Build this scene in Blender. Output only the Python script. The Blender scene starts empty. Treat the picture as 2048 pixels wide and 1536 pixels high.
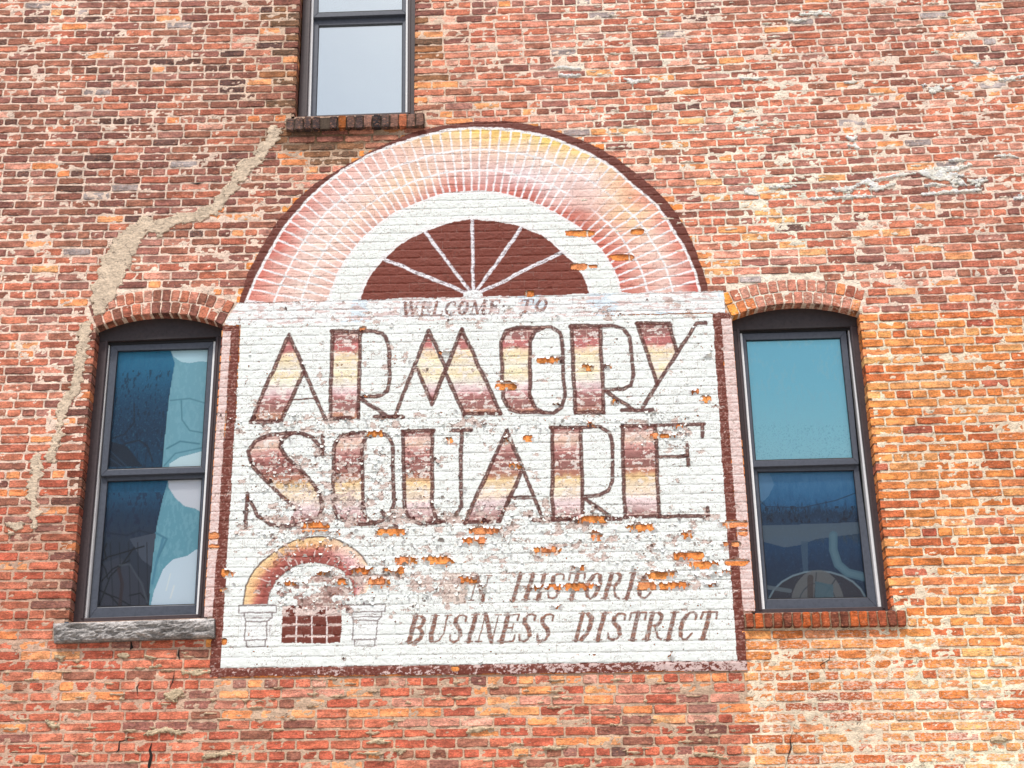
import bpy, math, random
import numpy as np
rad = math.radians
rng = random.Random(11)
nr = np.random.RandomState(5)

# ------------------------------------------------------------------ camera, sky, sun, exposure
scene = bpy.context.scene
FOC = 3000.0 / 2048.0
PITCH, YAW, ROLL = rad(22.49027905), rad(0.90802622), rad(-0.96256054)
CAMZ, DIST = 1.6, 10.0


def _r(ax, a):
    c, s = math.cos(a), math.sin(a)
    return np.array({'x': [[1, 0, 0], [0, c, -s], [0, s, c]], 'z': [[c, -s, 0], [s, c, 0], [0, 0, 1]]}[ax])


MC = _r('z', YAW) @ np.array([[1, 0, 0], [0, 0, -1], [0, 1, 0.]]) @ _r('x', PITCH) @ _r('z', ROLL)
cam_d = bpy.data.cameras.new('camera')
cam = bpy.data.objects.new('camera', cam_d)
scene.collection.objects.link(cam)
from mathutils import Matrix, Vector
m4 = Matrix([[*MC[0], 0], [*MC[1], -DIST], [*MC[2], CAMZ], [0, 0, 0, 1]])
cam.matrix_world = m4
cam_d.sensor_width = 36.0
cam_d.lens = 36.0 * FOC
cam_d.clip_end = 500
scene.camera = cam

SUN_EL, SUN_AZ = rad(60), rad(-22)        # azimuth measured from the wall's outward normal
w = bpy.data.worlds.new('World')
scene.world = w
w.use_nodes = True
nt = w.node_tree
bg = nt.nodes['Background']
sky = nt.nodes.new('ShaderNodeTexSky')
sky.sky_type = 'NISHITA'
sky.sun_disc = False
sky.sun_elevation = SUN_EL
sky.sun_rotation = math.pi + SUN_AZ
sky.air_density = 1.0
sky.dust_density = 4.0
sky.ozone_density = 1.0
nt.links.new(sky.outputs[0], bg.inputs[0])
bg.inputs[1].default_value = 0.085
sd = bpy.data.lights.new('sun', 'SUN')
sd.energy = 2.0
sd.angle = rad(10)
sd.color = (1.0, 0.955, 0.90)
so = bpy.data.objects.new('sun', sd)
scene.collection.objects.link(so)
# towards the sun: out of the wall (-y), up, a little to the left
sv = Vector((math.sin(SUN_AZ) * math.cos(SUN_EL), -math.cos(SUN_AZ) * math.cos(SUN_EL), math.sin(SUN_EL)))
so.rotation_euler = sv.to_track_quat('Z', 'Y').to_euler()
scene.view_settings.view_transform = 'Standard'
scene.view_settings.look = 'None'
scene.view_settings.gamma = 1
scene.view_settings.use_curve_mapping = False
scene.view_settings.exposure = 0.67

# ------------------------------------------------------------------ helpers
COL = scene.collection


def un(px, py, dep=0.0):
    """point of the wall plane (or a plane dep metres behind it) seen at a photo position"""
    px = np.asarray(px, float); py = np.asarray(py, float)
    a, b = (px - 1024) / 3000.0, -(py - 768) / 3000.0
    d = [MC[i, 0] * a + MC[i, 1] * b - MC[i, 2] for i in range(3)]
    k = (DIST + dep) / d[1]
    return d[0] * k, d[2] * k + CAMZ


def proj(X, Y, Z):
    d = np.stack([X, Y + DIST, Z - CAMZ])
    c = np.tensordot(MC.T, d, 1)
    return 1024 + 3000 * c[0] / -c[2], 768 - 3000 * c[1] / -c[2]


def U(pts, dep=0.0):
    p = np.array(pts, float)
    a, b = un(p[:, 0], p[:, 1], dep)
    return np.stack([a, b], 1)


def lin(c):
    c = np.asarray(c, float) / 255.0
    return np.where(c <= 0.04045, c / 12.92, ((c + 0.055) / 1.055) ** 2.4)


def vnoise(x, y, seed=0):
    xi = np.floor(x).astype(np.int64); yi = np.floor(y).astype(np.int64)
    fx = x - xi; fy = y - yi
    fx = fx * fx * (3 - 2 * fx); fy = fy * fy * (3 - 2 * fy)

    def h(a, b):
        n = (a * 374761393 + b * 668265263 + seed * 1274126177) & 0xffffffff
        n = ((n ^ (n >> 13)) * 1274126177) & 0xffffffff
        return ((n ^ (n >> 16)) & 0xffff) / 65535.0
    return (h(xi, yi) * (1 - fx) + h(xi + 1, yi) * fx) * (1 - fy) + (h(xi, yi + 1) * (1 - fx) + h(xi + 1, yi + 1) * fx) * fy


def fbm(x, y, seed=0, o=4, g=0.5):
    s = 0; a = 1; t = 0
    for i in range(o):
        s = s + a * vnoise(x * 2 ** i + 17.3 * i, y * 2 ** i - 9.1 * i, seed + i)
        t += a; a *= g
    return s / t


def ss(a, b, x):
    t = np.clip((x - a) / (b - a), 0, 1)
    return t * t * (3 - 2 * t)


def link(name, me, parent=None, mat=None, **props):
    o = bpy.data.objects.new(name, me)
    COL.objects.link(o)
    if mat and me is not None:
        me.materials.append(mat)
    if parent:
        o.parent = parent
    for k, v in props.items():
        o[k] = v
    return o


def mesh_np(name, V, quads, cols=None, tris=None, smooth=False, extra=None):
    me = bpy.data.meshes.new(name)
    V = np.ascontiguousarray(V, dtype=np.float32)
    nq = len(quads); ntr = 0 if tris is None else len(tris)
    me.vertices.add(len(V)); me.vertices.foreach_set('co', V.ravel())
    loops = np.asarray(quads, np.int32).ravel()
    if ntr:
        loops = np.concatenate([loops, np.asarray(tris, np.int32).ravel()])
    me.loops.add(len(loops)); me.loops.foreach_set('vertex_index', loops)
    st = np.concatenate([np.arange(nq) * 4, nq * 4 + np.arange(ntr) * 3]).astype(np.int32)
    me.polygons.add(nq + ntr); me.polygons.foreach_set('loop_start', st)
    me.update(calc_edges=True)
    if cols is not None:
        a = me.color_attributes.new('Col', 'FLOAT_COLOR', 'POINT')
        c = np.ones((len(V), 4), np.float32); c[:, :cols.shape[1]] = cols
        a.data.foreach_set('color', c.ravel())
    if smooth:
        me.polygons.foreach_set('use_smooth', np.ones(nq + ntr, bool))
    me.validate()
    return me


class MB:
    """collects polygons of one mesh"""
    def __init__(s): s.v = []; s.f = []; s.c = []

    def add(s, v, f, c=(1, 1, 1)):
        n = len(s.v); s.v += [tuple(map(float, p)) for p in v]; s.f += [tuple(i + n for i in q) for q in f]
        if len(c) == len(v) and not np.isscalar(c[0]): s.c += [tuple(x) for x in c]
        else: s.c += [tuple(c)] * len(v)

    def prism(s, pts, y0, y1, c=(1, 1, 1)):
        """outline (x,z) extruded from y0 (front) to y1"""
        pts = [tuple(p) for p in pts]
        ar = sum(pts[i][0] * pts[(i + 1) % len(pts)][1] - pts[(i + 1) % len(pts)][0] * pts[i][1] for i in range(len(pts)))
        if ar < 0: pts = pts[::-1]
        n = len(pts)
        v = [(p[0], y0, p[1]) for p in pts] + [(p[0], y1, p[1]) for p in pts]
        f = [tuple(range(n)), tuple(range(2 * n - 1, n - 1, -1))]
        f += [(i, i + n, (i + 1) % n + n, (i + 1) % n) for i in range(n)]
        s.add(v, f, c)

    def mesh(s, name, smooth=False):
        me = bpy.data.meshes.new(name); me.from_pydata(s.v, [], s.f); me.update()
        a = me.color_attributes.new('Col', 'FLOAT_COLOR', 'POINT')
        c = np.ones((len(s.v), 4), np.float32); c[:, :3] = np.array([x[:3] for x in s.c]).reshape(-1, 3)
        if s.c and len(s.c[0]) == 4: c[:, 3] = [x[3] for x in s.c]
        a.data.foreach_set('color', c.ravel())
        if smooth: me.polygons.foreach_set('use_smooth', np.ones(len(me.polygons), bool))
        return me

    def build(s, name, mat, parent=None, smooth=False, bevel=0, **props):
        o = link(name, s.mesh(name, smooth), parent, mat, **props)
        if bevel:
            b = o.modifiers.new('bevel', 'BEVEL'); b.width = bevel; b.segments = 2; b.limit_method = 'ANGLE'
        return o


# ------------------------------------------------------------------ materials
def new_mat(name):
    m = bpy.data.materials.new(name); m.use_nodes = True
    return m, m.node_tree, m.node_tree.nodes['Principled BSDF']


def nd(t, kind, **kw):
    n = t.nodes.new(kind)
    for k, v in kw.items():
        if k.startswith('i_'):
            n.inputs[k[2:].replace('_', ' ')].default_value = v
        else:
            setattr(n, k, v)
    return n


def pos_noise(t, scale, detail=4, rough=.6, stretch=(1, 1, 1), ntype='ShaderNodeTexNoise', off=(0, 0, 0)):
    g = nd(t, 'ShaderNodeNewGeometry')
    mp = nd(t, 'ShaderNodeMapping'); mp.inputs['Scale'].default_value = stretch; mp.inputs['Location'].default_value = off
    t.links.new(g.outputs['Position'], mp.inputs[0])
    n = t.nodes.new(ntype); n.inputs['Scale'].default_value = scale
    if ntype == 'ShaderNodeTexNoise':
        n.inputs['Detail'].default_value = detail; n.inputs['Roughness'].default_value = rough
    t.links.new(mp.outputs[0], n.inputs[0])
    return n


def ramp(t, src, stops):
    r = nd(t, 'ShaderNodeValToRGB'); e = r.color_ramp.elements
    while len(e) < len(stops): e.new(0.5)
    for i, (p, c) in enumerate(stops):
        e[i].position = p; e[i].color = (c, c, c, 1) if np.isscalar(c) else (*c, 1)
    t.links.new(src, r.inputs[0])
    return r.outputs[0]


def mix(t, a, b, fac, mode='MIX'):
    m = nd(t, 'ShaderNodeMix', data_type='RGBA', blend_type=mode)
    for i, x in ((6, a), (7, b), (0, fac)):
        if hasattr(x, 'links') or hasattr(x, 'is_linked'): t.links.new(x, m.inputs[i])
        elif np.isscalar(x): m.inputs[i].default_value = x
        else: m.inputs[i].default_value = (*x, 1)
    return m.outputs[2]


def mul(t, a, b):
    m = nd(t, 'ShaderNodeMath', operation='MULTIPLY')
    for i, x in enumerate((a, b)):
        if np.isscalar(x): m.inputs[i].default_value = x
        else: t.links.new(x, m.inputs[i])
    return m.outputs[0]


def add_bump(t, b, parts, dist):
    prev = None
    for src, st in parts:
        n = nd(t, 'ShaderNodeBump'); n.inputs['Strength'].default_value = st; n.inputs['Distance'].default_value = dist
        t.links.new(src, n.inputs['Height'])
        if prev: t.links.new(prev, n.inputs['Normal'])
        prev = n.outputs[0]
    t.links.new(prev, b.inputs['Normal'])


def masonry(name, grain=.35, lime=True, crack=.0, bump=.6, patch=.5):
    m, t, b = new_mat(name)
    at = nd(t, 'ShaderNodeAttribute', attribute_name='Col')
    c = at.outputs['Color']
    n1 = pos_noise(t, 9, 5, .65, (1, 1, 2.4))            # blotches along the brick
    n2 = pos_noise(t, 60, 5, .7, (1, 1, 1.8))
    n3 = pos_noise(t, 330, 3, .7)
    c = mix(t, c, ramp(t, n1.outputs[0], [(.38, .55), (.5, 1.), (.62, 1.45)]), patch, 'MULTIPLY')
    c = mix(t, c, ramp(t, n2.outputs[0], [(.36, .5), (.49, 1.), (.62, 1.5)]), grain + .2, 'MULTIPLY')
    c = mix(t, c, ramp(t, n3.outputs[0], [(.36, .6), (.5, 1.), (.64, 1.4)]), grain, 'MULTIPLY')
    if lime:
        n8 = pos_noise(t, 48, 5, .7, (1, 1, 2.0), off=(11, 4, 9))
        c = mix(t, c, lin((222, 152, 114)), mul(t, ramp(t, n8.outputs[0], [(.55, 0.), (.66, .7)]), .8))
        # pale worn scabs and lime bloom, amount in alpha
        n9 = pos_noise(t, 22, 6, .72, (.8, 1, 5.), off=(5, 8, 1))
        c = mix(t, c, lin((92, 62, 54)), mul(t, ramp(t, n9.outputs[0], [(.34, .8), (.44, 0.)]), .6))
        c = mix(t, c, lin((232, 178, 152)), mul(t, ramp(t, n9.outputs[0], [(.57, 0.), (.68, .8)]), .5))
        n4 = pos_noise(t, 38, 6, .75, (1, 1, 2.2), off=(3, 1, 2))
        s = nd(t, 'ShaderNodeMath', operation='ADD'); t.links.new(n4.outputs[0], s.inputs[0]); t.links.new(at.outputs['Alpha'], s.inputs[1])
        k = ramp(t, s.outputs[0], [(.66, 0.), (.74, .85)])
        c = mix(t, c, lin((238, 214, 196)), k)
        n5 = pos_noise(t, 70, 4, .7, (1, 1, 2.6), off=(7, 2, 5))
        c = mix(t, c, lin((62, 42, 38)), mul(t, ramp(t, n5.outputs[0], [(.33, .9), (.42, 0.)]), .7))
    if crack:
        v = pos_noise(t, 26, ntype='ShaderNodeTexVoronoi', stretch=(.6, 1, 1.5))
        v.feature = 'DISTANCE_TO_EDGE'
        n6 = pos_noise(t, 14, 3, .6)
        g = mul(t, ramp(t, v.outputs['Distance'], [(.01, 1.), (.045, 0.)]), ramp(t, n6.outputs[0], [(.5, 0.), (.6, 1.)]))
        c = mix(t, c, lin((80, 62, 54)), mul(t, g, crack))
    t.links.new(c, b.inputs['Base Color'])
    b.inputs['Roughness'].default_value = .9
    b.inputs['Specular IOR Level'].default_value = .25
    add_bump(t, b, [(n2.outputs[0], bump), (n3.outputs[0], bump * .6), (n1.outputs[0], bump)], .006)
    return m


M_BRICK = masonry('brick', grain=.45, patch=.75)
M_MORTAR = masonry('mortar', grain=.3, lime=False, crack=.8, patch=.35, bump=.8)
M_CEMENT = masonry('cement', grain=.3, lime=False, crack=.9, patch=.25, bump=1.)
M_STONE = masonry('sill_stone', grain=.6, lime=False, patch=.9, bump=1.)


def paint_mat():
    m, t, b = new_mat('old_paint')
    at = nd(t, 'ShaderNodeAttribute', attribute_name='Col')
    c = at.outputs['Color']
    n2 = pos_noise(t, 45, 5, .7, (1, 1, 2.2))
    n3 = pos_noise(t, 200, 4, .7, (1, 1, 1.6))
    c = mix(t, c, ramp(t, n2.outputs[0], [(.3, .82), (.5, 1.), (.8, 1.03)]), .6, 'MULTIPLY')
    c = mix(t, c, ramp(t, n3.outputs[0], [(.28, .7), (.45, 1.), (.8, 1.05)]), .35, 'MULTIPLY')
    t.links.new(c, b.inputs['Base Color'])
    b.inputs['Roughness'].default_value = .62
    b.inputs['Specular IOR Level'].default_value = .3
    add_bump(t, b, [(n2.outputs[0], .5), (n3.outputs[0], .35)], .005)
    return m


M_PAINT = paint_mat()


def flat_mat(name, col, rough=.45, var=.15, metal=0, spec=.5, scale=40, stretch=(1, 1, 1), bump=.1):
    m, t, b = new_mat(name)
    n = pos_noise(t, scale, 5, .65, stretch)
    c = mix(t, tuple(lin(col)), ramp(t, n.outputs[0], [(.3, 1 - 3 * var), (.5, 1.), (.75, 1 + var * 2)]), 1., 'MULTIPLY')
    t.links.new(c, b.inputs['Base Color'])
    b.inputs['Roughness'].default_value = rough; b.inputs['Metallic'].default_value = metal
    b.inputs['Specular IOR Level'].default_value = spec
    add_bump(t, b, [(n.outputs[0], bump)], .003)
    return m


M_FRAME = flat_mat('brown_frame_paint', (64, 52, 55), .5, .10)
M_SASH = flat_mat('slate_sash_paint', (74, 80, 92), .4, .08)
M_HEAD = flat_mat('brown_head_paint', (50, 42, 44), .55, .12)
M_TRACK = flat_mat('white_vinyl', (238, 240, 242), .4, .02)
M_GASKET = flat_mat('black_gasket', (22, 22, 26), .6, .1)
M_DARK = flat_mat('dark_room', (40, 44, 50), .9, .1)
M_GROUND = flat_mat('concrete_paving', (168, 162, 152), .9, .08, scale=4, bump=.3)


def reflection_mat():
    m, t, b = new_mat('reflection_paint')
    at = nd(t, 'ShaderNodeAttribute', attribute_name='Col')
    t.links.new(at.outputs['Color'], b.inputs['Base Color'])
    b.inputs['Roughness'].default_value = .5
    return m


M_REFLECTION = reflection_mat()


def glass_mat(name, ior, coat, tint=(1, 1, 1)):
    m, t, b = new_mat(name)
    t.nodes.remove(b)
    o = [n for n in t.nodes if n.type == 'OUTPUT_MATERIAL'][0]
    tr = nd(t, 'ShaderNodeBsdfTransparent'); tr.inputs[0].default_value = (.97, .99, 1, 1)
    gl = nd(t, 'ShaderNodeBsdfGlossy'); gl.inputs['Roughness'].default_value = .04; gl.inputs[0].default_value = (*tint, 1)
    n = pos_noise(t, 3.5, 2, .5)
    bp = nd(t, 'ShaderNodeBump'); bp.inputs['Strength'].default_value = .08; bp.inputs['Distance'].default_value = .01
    t.links.new(n.outputs[0], bp.inputs['Height']); t.links.new(bp.outputs[0], gl.inputs['Normal'])
    fr = nd(t, 'ShaderNodeFresnel'); fr.inputs[0].default_value = ior
    ad = nd(t, 'ShaderNodeMath', operation='ADD'); ad.inputs[1].default_value = coat; t.links.new(fr.outputs[0], ad.inputs[0])
    mx = nd(t, 'ShaderNodeMixShader')
    t.links.new(ad.outputs[0], mx.inputs[0]); t.links.new(tr.outputs[0], mx.inputs[1]); t.links.new(gl.outputs[0], mx.inputs[2])
    t.links.new(mx.outputs[0], o.inputs['Surface'])
    return m


M_GLASS = glass_mat('window_glass', 1.14, 0.)
M_GLASS_COATED = glass_mat('coated_window_glass', 1.3, .62, (.93, 1, .97))
M_GLASS_TINT = glass_mat('tinted_window_glass', 1.3, .16, (.45, .9, .95))

# ------------------------------------------------------------------ shared outlines (arris lines of the openings, on the wall face)
def line_at(p, q, y):
    return p[0] + (q[0] - p[0]) * (y - p[1]) / (q[1] - p[1])


def circ3(a, b, c):
    ax, ay = a; bx, by = b; cx, cy = c
    d = 2 * (ax * (by - cy) + bx * (cy - ay) + cx * (ay - by))
    ux = ((ax**2 + ay**2) * (by - cy) + (bx**2 + by**2) * (cy - ay) + (cx**2 + cy**2) * (ay - by)) / d
    uy = ((ax**2 + ay**2) * (cx - bx) + (bx**2 + by**2) * (ax - cx) + (cx**2 + cy**2) * (bx - ax)) / d
    return ux, uy, math.hypot(ax - ux, ay - uy)


WIN = [
    dict(key='left', L=((192, 655), (137, 1243)), R=((445, 650), (408, 1234)), apex=(325, 627), bot=(1243, 1234), rings=2),
    dict(key='right', L=((1463, 634), (1511, 1224)), R=((1718, 625), (1784, 1220)), apex=(1592, 607), bot=(1224, 1219), rings=2),
    dict(key='top', L=((601, -20), (589, 232)), R=((831, -20), (828, 226)), apex=None, bot=(232, 226), rings=0),
]
for W in WIN:
    if W['apex']:
        a, b, c = U([W['L'][0]])[0], U([W['apex']])[0], U([W['R'][0]])[0]
        W['circ'] = circ3(a, b, c)
        cx, cz, r = W['circ']
        t0, t1 = math.atan2(a[1] - cz, a[0] - cx), math.atan2(c[1] - cz, c[0] - cx)
        W['ang'] = (t0, t1)
        arc = [(cx + r * math.cos(t0 + (t1 - t0) * i / 16), cz + r * math.sin(t0 + (t1 - t0) * i / 16)) for i in range(17)]
        bl, br = U([W['L'][1]])[0], U([W['R'][1]])[0]
        W['open'] = np.array([tuple(bl)] + arc + [tuple(br)])
        R2 = r + .2
        da = .012
        W['block'] = np.array([tuple(bl)] + [tuple(a)] + [(cx + R2 * math.cos(t0 + da + (t1 - t0 - 2 * da) * i / 16), cz + R2 * math.sin(t0 + da + (t1 - t0 - 2 * da) * i / 16)) for i in range(17)] + [tuple(c), tuple(br)])
    else:
        bl, br = U([W['L'][1]])[0], U([W['R'][1]])[0]
        tl, tr = U([(line_at(*W['L'], -20), -20), (line_at(*W['R'], -20), -20)])
        d0 = (tl - bl) / (tl[1] - bl[1]); d1 = (tr - br) / (tr[1] - br[1])
        H = 2.1
        W['open'] = np.array([bl, bl + d0 * H, br + d1 * H, br])
        W['block'] = W['open']
SILLS = [  # front face outline on its own plane
    dict(key='left', q=[(105, 1246), (427.5, 1236), (427.5, 1273), (107, 1285)], dep=-.055),
    dict(key='right', q=[(1489, 1227), (1813, 1220), (1813.5, 1251), (1491, 1254.5)], dep=-.04),
    dict(key='top', q=[(572, 236), (848.5, 225), (848.5, 251), (572, 259)], dep=-.045),
]
for s in SILLS:
    s['o'] = U(s['q'], s['dep'])


def inside(poly, x, y):
    poly = np.asarray(poly); res = np.zeros(np.shape(x), bool); j = len(poly) - 1
    for i in range(len(poly)):
        xi, yi = poly[i]; xj, yj = poly[j]
        if yi != yj:
            cc = ((yi > y) != (yj > y)) & (x < (xj - xi) * (y - yi) / (yj - yi) + xi)
            res ^= cc
        j = i
    return res


# ------------------------------------------------------------------ brick courses
HK = [0, 8, 15, 22, 30, 37, 44, 51, 58, 66, 73, 80, 87]
HL = [24.7, 141.4, 243.5, 347, 471, 589, 707, 825, 949, 1093, 1229, 1373, 1517.5]
HRk = [8, 16, 22, 30, 37, 44, 51, 58, 66, 73, 80, 87]
HR = [84, 202.5, 296, 426, 545, 663, 785, 911, 1062.5, 1201, 1347, 1494]
uL, vL = un(np.full(13, 100.), HL); uR, vR = un(np.full(12, 1948.), HR)
K0, K1 = -17, 103
ks = np.arange(K0, K1 + 1)


def ctrl(k, kk, vv):
    kk = np.array(kk, float)
    o = np.interp(k, kk, vv)
    o = np.where(k < kk[0], vv[0] + (kk[0] - k) * .0675, o)
    return np.where(k > kk[-1], vv[-1] - (k - kk[-1]) * .0675, o)


VLk, VRk, ULk, URk = ctrl(ks, HK, vL), ctrl(ks, HRk, vR), ctrl(ks, HK, uL) * 0 + np.interp(ks, HK, uL), np.interp(ks, HRk, uR)
SAG = np.interp(ks, [0, 15, 37, 60, 87], [.045, .042, .018, .008, .0])


def row_v(k, u):
    """height of the middle of course k at u"""
    i = np.clip(np.asarray(k) - K0, 0, len(ks) - 1)
    t = (u - ULk[i]) / (URk[i] - ULk[i])
    return VLk[i] + (VRk[i] - VLk[i]) * t - SAG[i] * np.clip(4 * t * (1 - t), -.3, 1)


HEAD = set(HK + [-7, -14, 94, 101])
X0, X1 = -6.0, 5.8
UMIN, UMAX = X0, X1
JB = .0125     # joint
rows = []      # per course: list of (u0,u1)
for k in range(K0, K1 + 1):
    pitch = .1065 if k in HEAD else .2132
    off = (.053 if k % 2 else 0) if k in HEAD else (.107 if k % 2 else 0) + rng.uniform(-.02, .02)
    u = UMIN + off - .3
    js = []
    while u < UMAX + .3:
        js.append(u + rng.uniform(-.004, .004)); u += pitch * rng.uniform(.965, 1.035)
        if rng.random() < .035 and k not in HEAD: u -= pitch / 2
    js = [j for j in js if UMIN <= j <= UMAX]
    rows.append(js)

# bricks: dict(k,u0,u1,jl,jr) jl/jr : ends at an opening
bricks = []
for k in range(K0, K1 + 1):
    js = rows[k - K0]
    segs = [(js[0], js[-1])]
    flags = {js[0]: False, js[-1]: False}
    cuts = []
    for W in WIN:
        P = W['block']
        us = np.linspace(P[:, 0].min() - .05, P[:, 0].max() + .05, 260)
        hit = np.zeros(len(us), bool)
        for dv in (-.026, 0, .026):
            hit |= inside(P, us, row_v(k, us) + dv)
        if hit.any():
            cuts.append((us[hit].min(), us[hit].max(), inside(W['open'], us[hit].min() + .01, row_v(k, us[hit].min()))))
    for s in SILLS:
        P = s['o']
        uc = P[:, 0].mean(); v = row_v(k, uc)
        if P[:, 1].min() + .016 < v < P[:, 1].max() + .012:
            cuts.append((P[:, 0].min() - .004, P[:, 0].max() + .004, False))
    # merge cuts
    cuts.sort(); mc = []
    for c in cuts:
        if mc and c[0] < mc[-1][1] + .03: mc[-1] = (min(mc[-1][0], c[0]), max(mc[-1][1], c[1]), mc[-1][2] and c[2])
        else: mc.append(c)
    for c in mc:
        ns = []
        for a, b in segs:
            if c[1] <= a or c[0] >= b: ns.append((a, b)); continue
            if c[0] - a > .03: ns.append((a, c[0]))
            if b - c[1] > .03: ns.append((c[1], b))
        segs = ns
    jam = {round(c[0], 5) for c in mc if c[2]} | {round(c[1], 5) for c in mc if c[2]}
    nj = []
    for a, b in segs:
        p = [a] + [j for j in js if a + .07 < j < b - .07] + [b]
        for i in range(len(p) - 1):
            jl, jr = round(p[i], 5) in jam, round(p[i + 1], 5) in jam
            bricks.append(dict(k=k, u0=p[i] + (0 if jl else JB / 2), u1=p[i + 1] - (0 if jr else JB / 2), jl=jl, jr=jr))
        nj += p
    rows[k - K0] = sorted(nj)

# ------------------------------------------------------------------ the painted sign: where its film lies, what colour it has
ZA = lambda *p: [(x / 3.267 + 440, y / 3.267 + 600) for x, y in p]
ZB = lambda *p: [(x / 3.268 + 940, y / 3.268 + 600) for x, y in p]
ZC = lambda *p: [(x / 3.938 + 440, y / 3.938 + 1040) for x, y in p]
ZD = lambda *p: [(x / 3.657 + 940, y / 3.657 + 1040) for x, y in p]
ARC_W = [(492, 606), (500, 583), (512, 558), (529, 524), (549, 490), (568, 459), (589, 430.5), (615, 401), (643, 375), (686, 342), (735, 313), (783, 292), (834, 276), (895, 262), (940, 258), (1000, 259), (1060, 266), (1097, 275), (1131, 288), (1174, 306), (1213, 327.5), (1242, 350), (1268, 374), (1293, 393), (1314.5, 412), (1331, 435), (1344.6, 459), (1358, 478), (1369, 497), (1379, 518), (1388, 541), (1399, 583)]
ARC_O = [(479, 606), (482, 589), (495, 547), (510, 517), (527, 490), (542, 464), (559, 438), (589, 403), (628, 369), (690, 331.5), (724, 313), (760, 293), (810, 270), (866, 255), (910, 248), (960, 243), (1010, 243), (1057.5, 248), (1090, 255), (1120, 265), (1160, 279), (1200, 297), (1240, 322), (1276, 349), (1308, 376), (1336, 404), (1358, 435), (1377, 467), (1392, 500), (1405, 535), (1414, 568), (1415, 584)]
ARC_I = [(656, 602), (661, 585), (678, 547), (696, 516), (717.5, 487), (740, 465), (764.5, 445), (793, 426), (826, 411), (856, 399), (888, 390), (925, 385), (960, 383.5), (992, 387), (1022, 393), (1058, 404), (1090, 418), (1126, 437), (1159, 459), (1180, 478), (1197, 497), (1212, 517), (1224, 538), (1235, 562), (1242, 590)]
ARC_F = [(722, 600), (729, 578), (737, 559), (753, 535), (772, 515), (794, 496), (819, 480), (846, 465), (876, 454), (908, 444), (948, 439.5), (993, 443), (1036, 452), (1059, 461), (1082, 472), (1108, 490), (1131, 511), (1149, 529), (1164, 549), (1172, 568), (1178, 589)]
PANEL = [(482, 650), (1425, 627), (1450.5, 1011), (1474.5, 1321.5), (442, 1336.5), (462, 990)]
CORNICE = [(451, 607.5), (950, 594), (1448, 582), (1449.5, 625), (950, 640), (451, 651)]
BORDERS = [
    [(445, 652), (481, 651.5), (462, 990), (442, 1336.5), (1474.5, 1321.5), (1450.5, 1011), (1425, 627), (1421, 626), (1461, 624), (1461, 637), (1442, 638), (1478, 1113), (1495.6, 1341.5), (1000, 1349), (418.5, 1354), (426, 1233), (441, 990), (463, 663), (445, 663)]]
STRIPS = [[(446, 663), (463, 663), (441, 990), (430, 1233), (406, 1236)], [(1442, 638), (1465, 638), (1512, 1222), (1486, 1222), (1478, 1113)]]
ARCHALL = ARC_O + [(1415, 584), (479, 608)]

FS = .0042
fx0, fz0 = un(400, 1362)[0] - .02, un(1500, 1362)[1] - .03
fx1, fz1 = 1.72, un(960, 236)[1] + .03
NX, NZ = int((fx1 - fx0) / FS), int((fz1 - fz0) / FS)
GX, GZ = np.meshgrid(fx0 + np.arange(NX) * FS, fz0 + np.arange(NZ) * FS)
PX, PY = proj(GX, np.zeros_like(GX), GZ)
wob = 2.0
QX = PX + (fbm(GX * 9, GZ * 9, 3, 3) - .5) * wob * 2 + (fbm(GX * 60, GZ * 60, 4, 2) - .5) * wob
QY = PY + (fbm(GX * 9 + 5, GZ * 9, 5, 3) - .5) * wob * 2 + (fbm(GX * 60 + 9, GZ * 60, 6, 2) - .5) * wob


def sub(pts, pad):
    p = np.array(pts)
    m = (QX > p[:, 0].min() - pad) & (QX < p[:, 0].max() + pad) & (QY > p[:, 1].min() - pad) & (QY < p[:, 1].max() + pad)
    r = np.where(m.any(1))[0]; c = np.where(m.any(0))[0]
    if len(r) == 0 or len(c) == 0: return None
    return slice(r[0], r[-1] + 1), slice(c[0], c[-1] + 1)


def polym(pts, raw=False):
    out = np.zeros(GX.shape, bool); s = sub(pts, 2)
    if s: out[s] = inside(pts, (PX if raw else QX)[s], (PY if raw else QY)[s])
    return out


def dist(pts, s):
    x, y = QX[s], QY[s]; d = np.full(x.shape, 1e9)
    for (ax, ay), (bx, by) in zip(pts[:-1], pts[1:]):
        vx, vy = bx - ax, by - ay
        t = np.clip(((x - ax) * vx + (y - ay) * vy) / (vx * vx + vy * vy + 1e-9), 0, 1)
        d = np.minimum(d, np.hypot(x - ax - t * vx, y - ay - t * vy))
    return d


def strokem(pts, w):
    out = np.zeros(GX.shape); s = sub(pts, w + 2)
    if s: out[s] = np.clip((w / 2 - dist(pts, s)) / 1.2 + .5, 0, 1)
    return out


# joints under the film
kf = np.zeros(GX.shape); best = np.full(GX.shape, 9.)
dk = np.zeros(GX.shape)
kidx = np.zeros(GX.shape, int)
for k in range(10, 95):
    v = row_v(k, GX[0])
    d = np.abs(GZ - v[None, :])
    m = d < best
    best = np.where(m, d, best); kidx = np.where(m, k, kidx)
edge_v = .0337 - best                      # distance to the middle of the bed joint
edge_u = np.full(GX.shape, 9.)
side = np.zeros(GX.shape)
for k in range(10, 95):
    m = kidx == k
    if not m.any(): continue
    js = np.array(rows[k - K0]); u = GX[m]
    i = np.clip(np.searchsorted(js, u), 1, len(js) - 1)
    edge_u[m] = np.minimum(np.abs(u - js[i - 1]), np.abs(js[i] - u)); side[m] = i
wig = (fbm(GX * 30, GZ * 30, 21, 4, .6) - .5) * .016
ed = np.minimum(edge_v, edge_u + .002) + wig
joint = 1 - ss(.001, .009, ed)             # 1 in the joints
brickid = (kidx * 131 + side * 17) % 97 / 97.0

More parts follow.
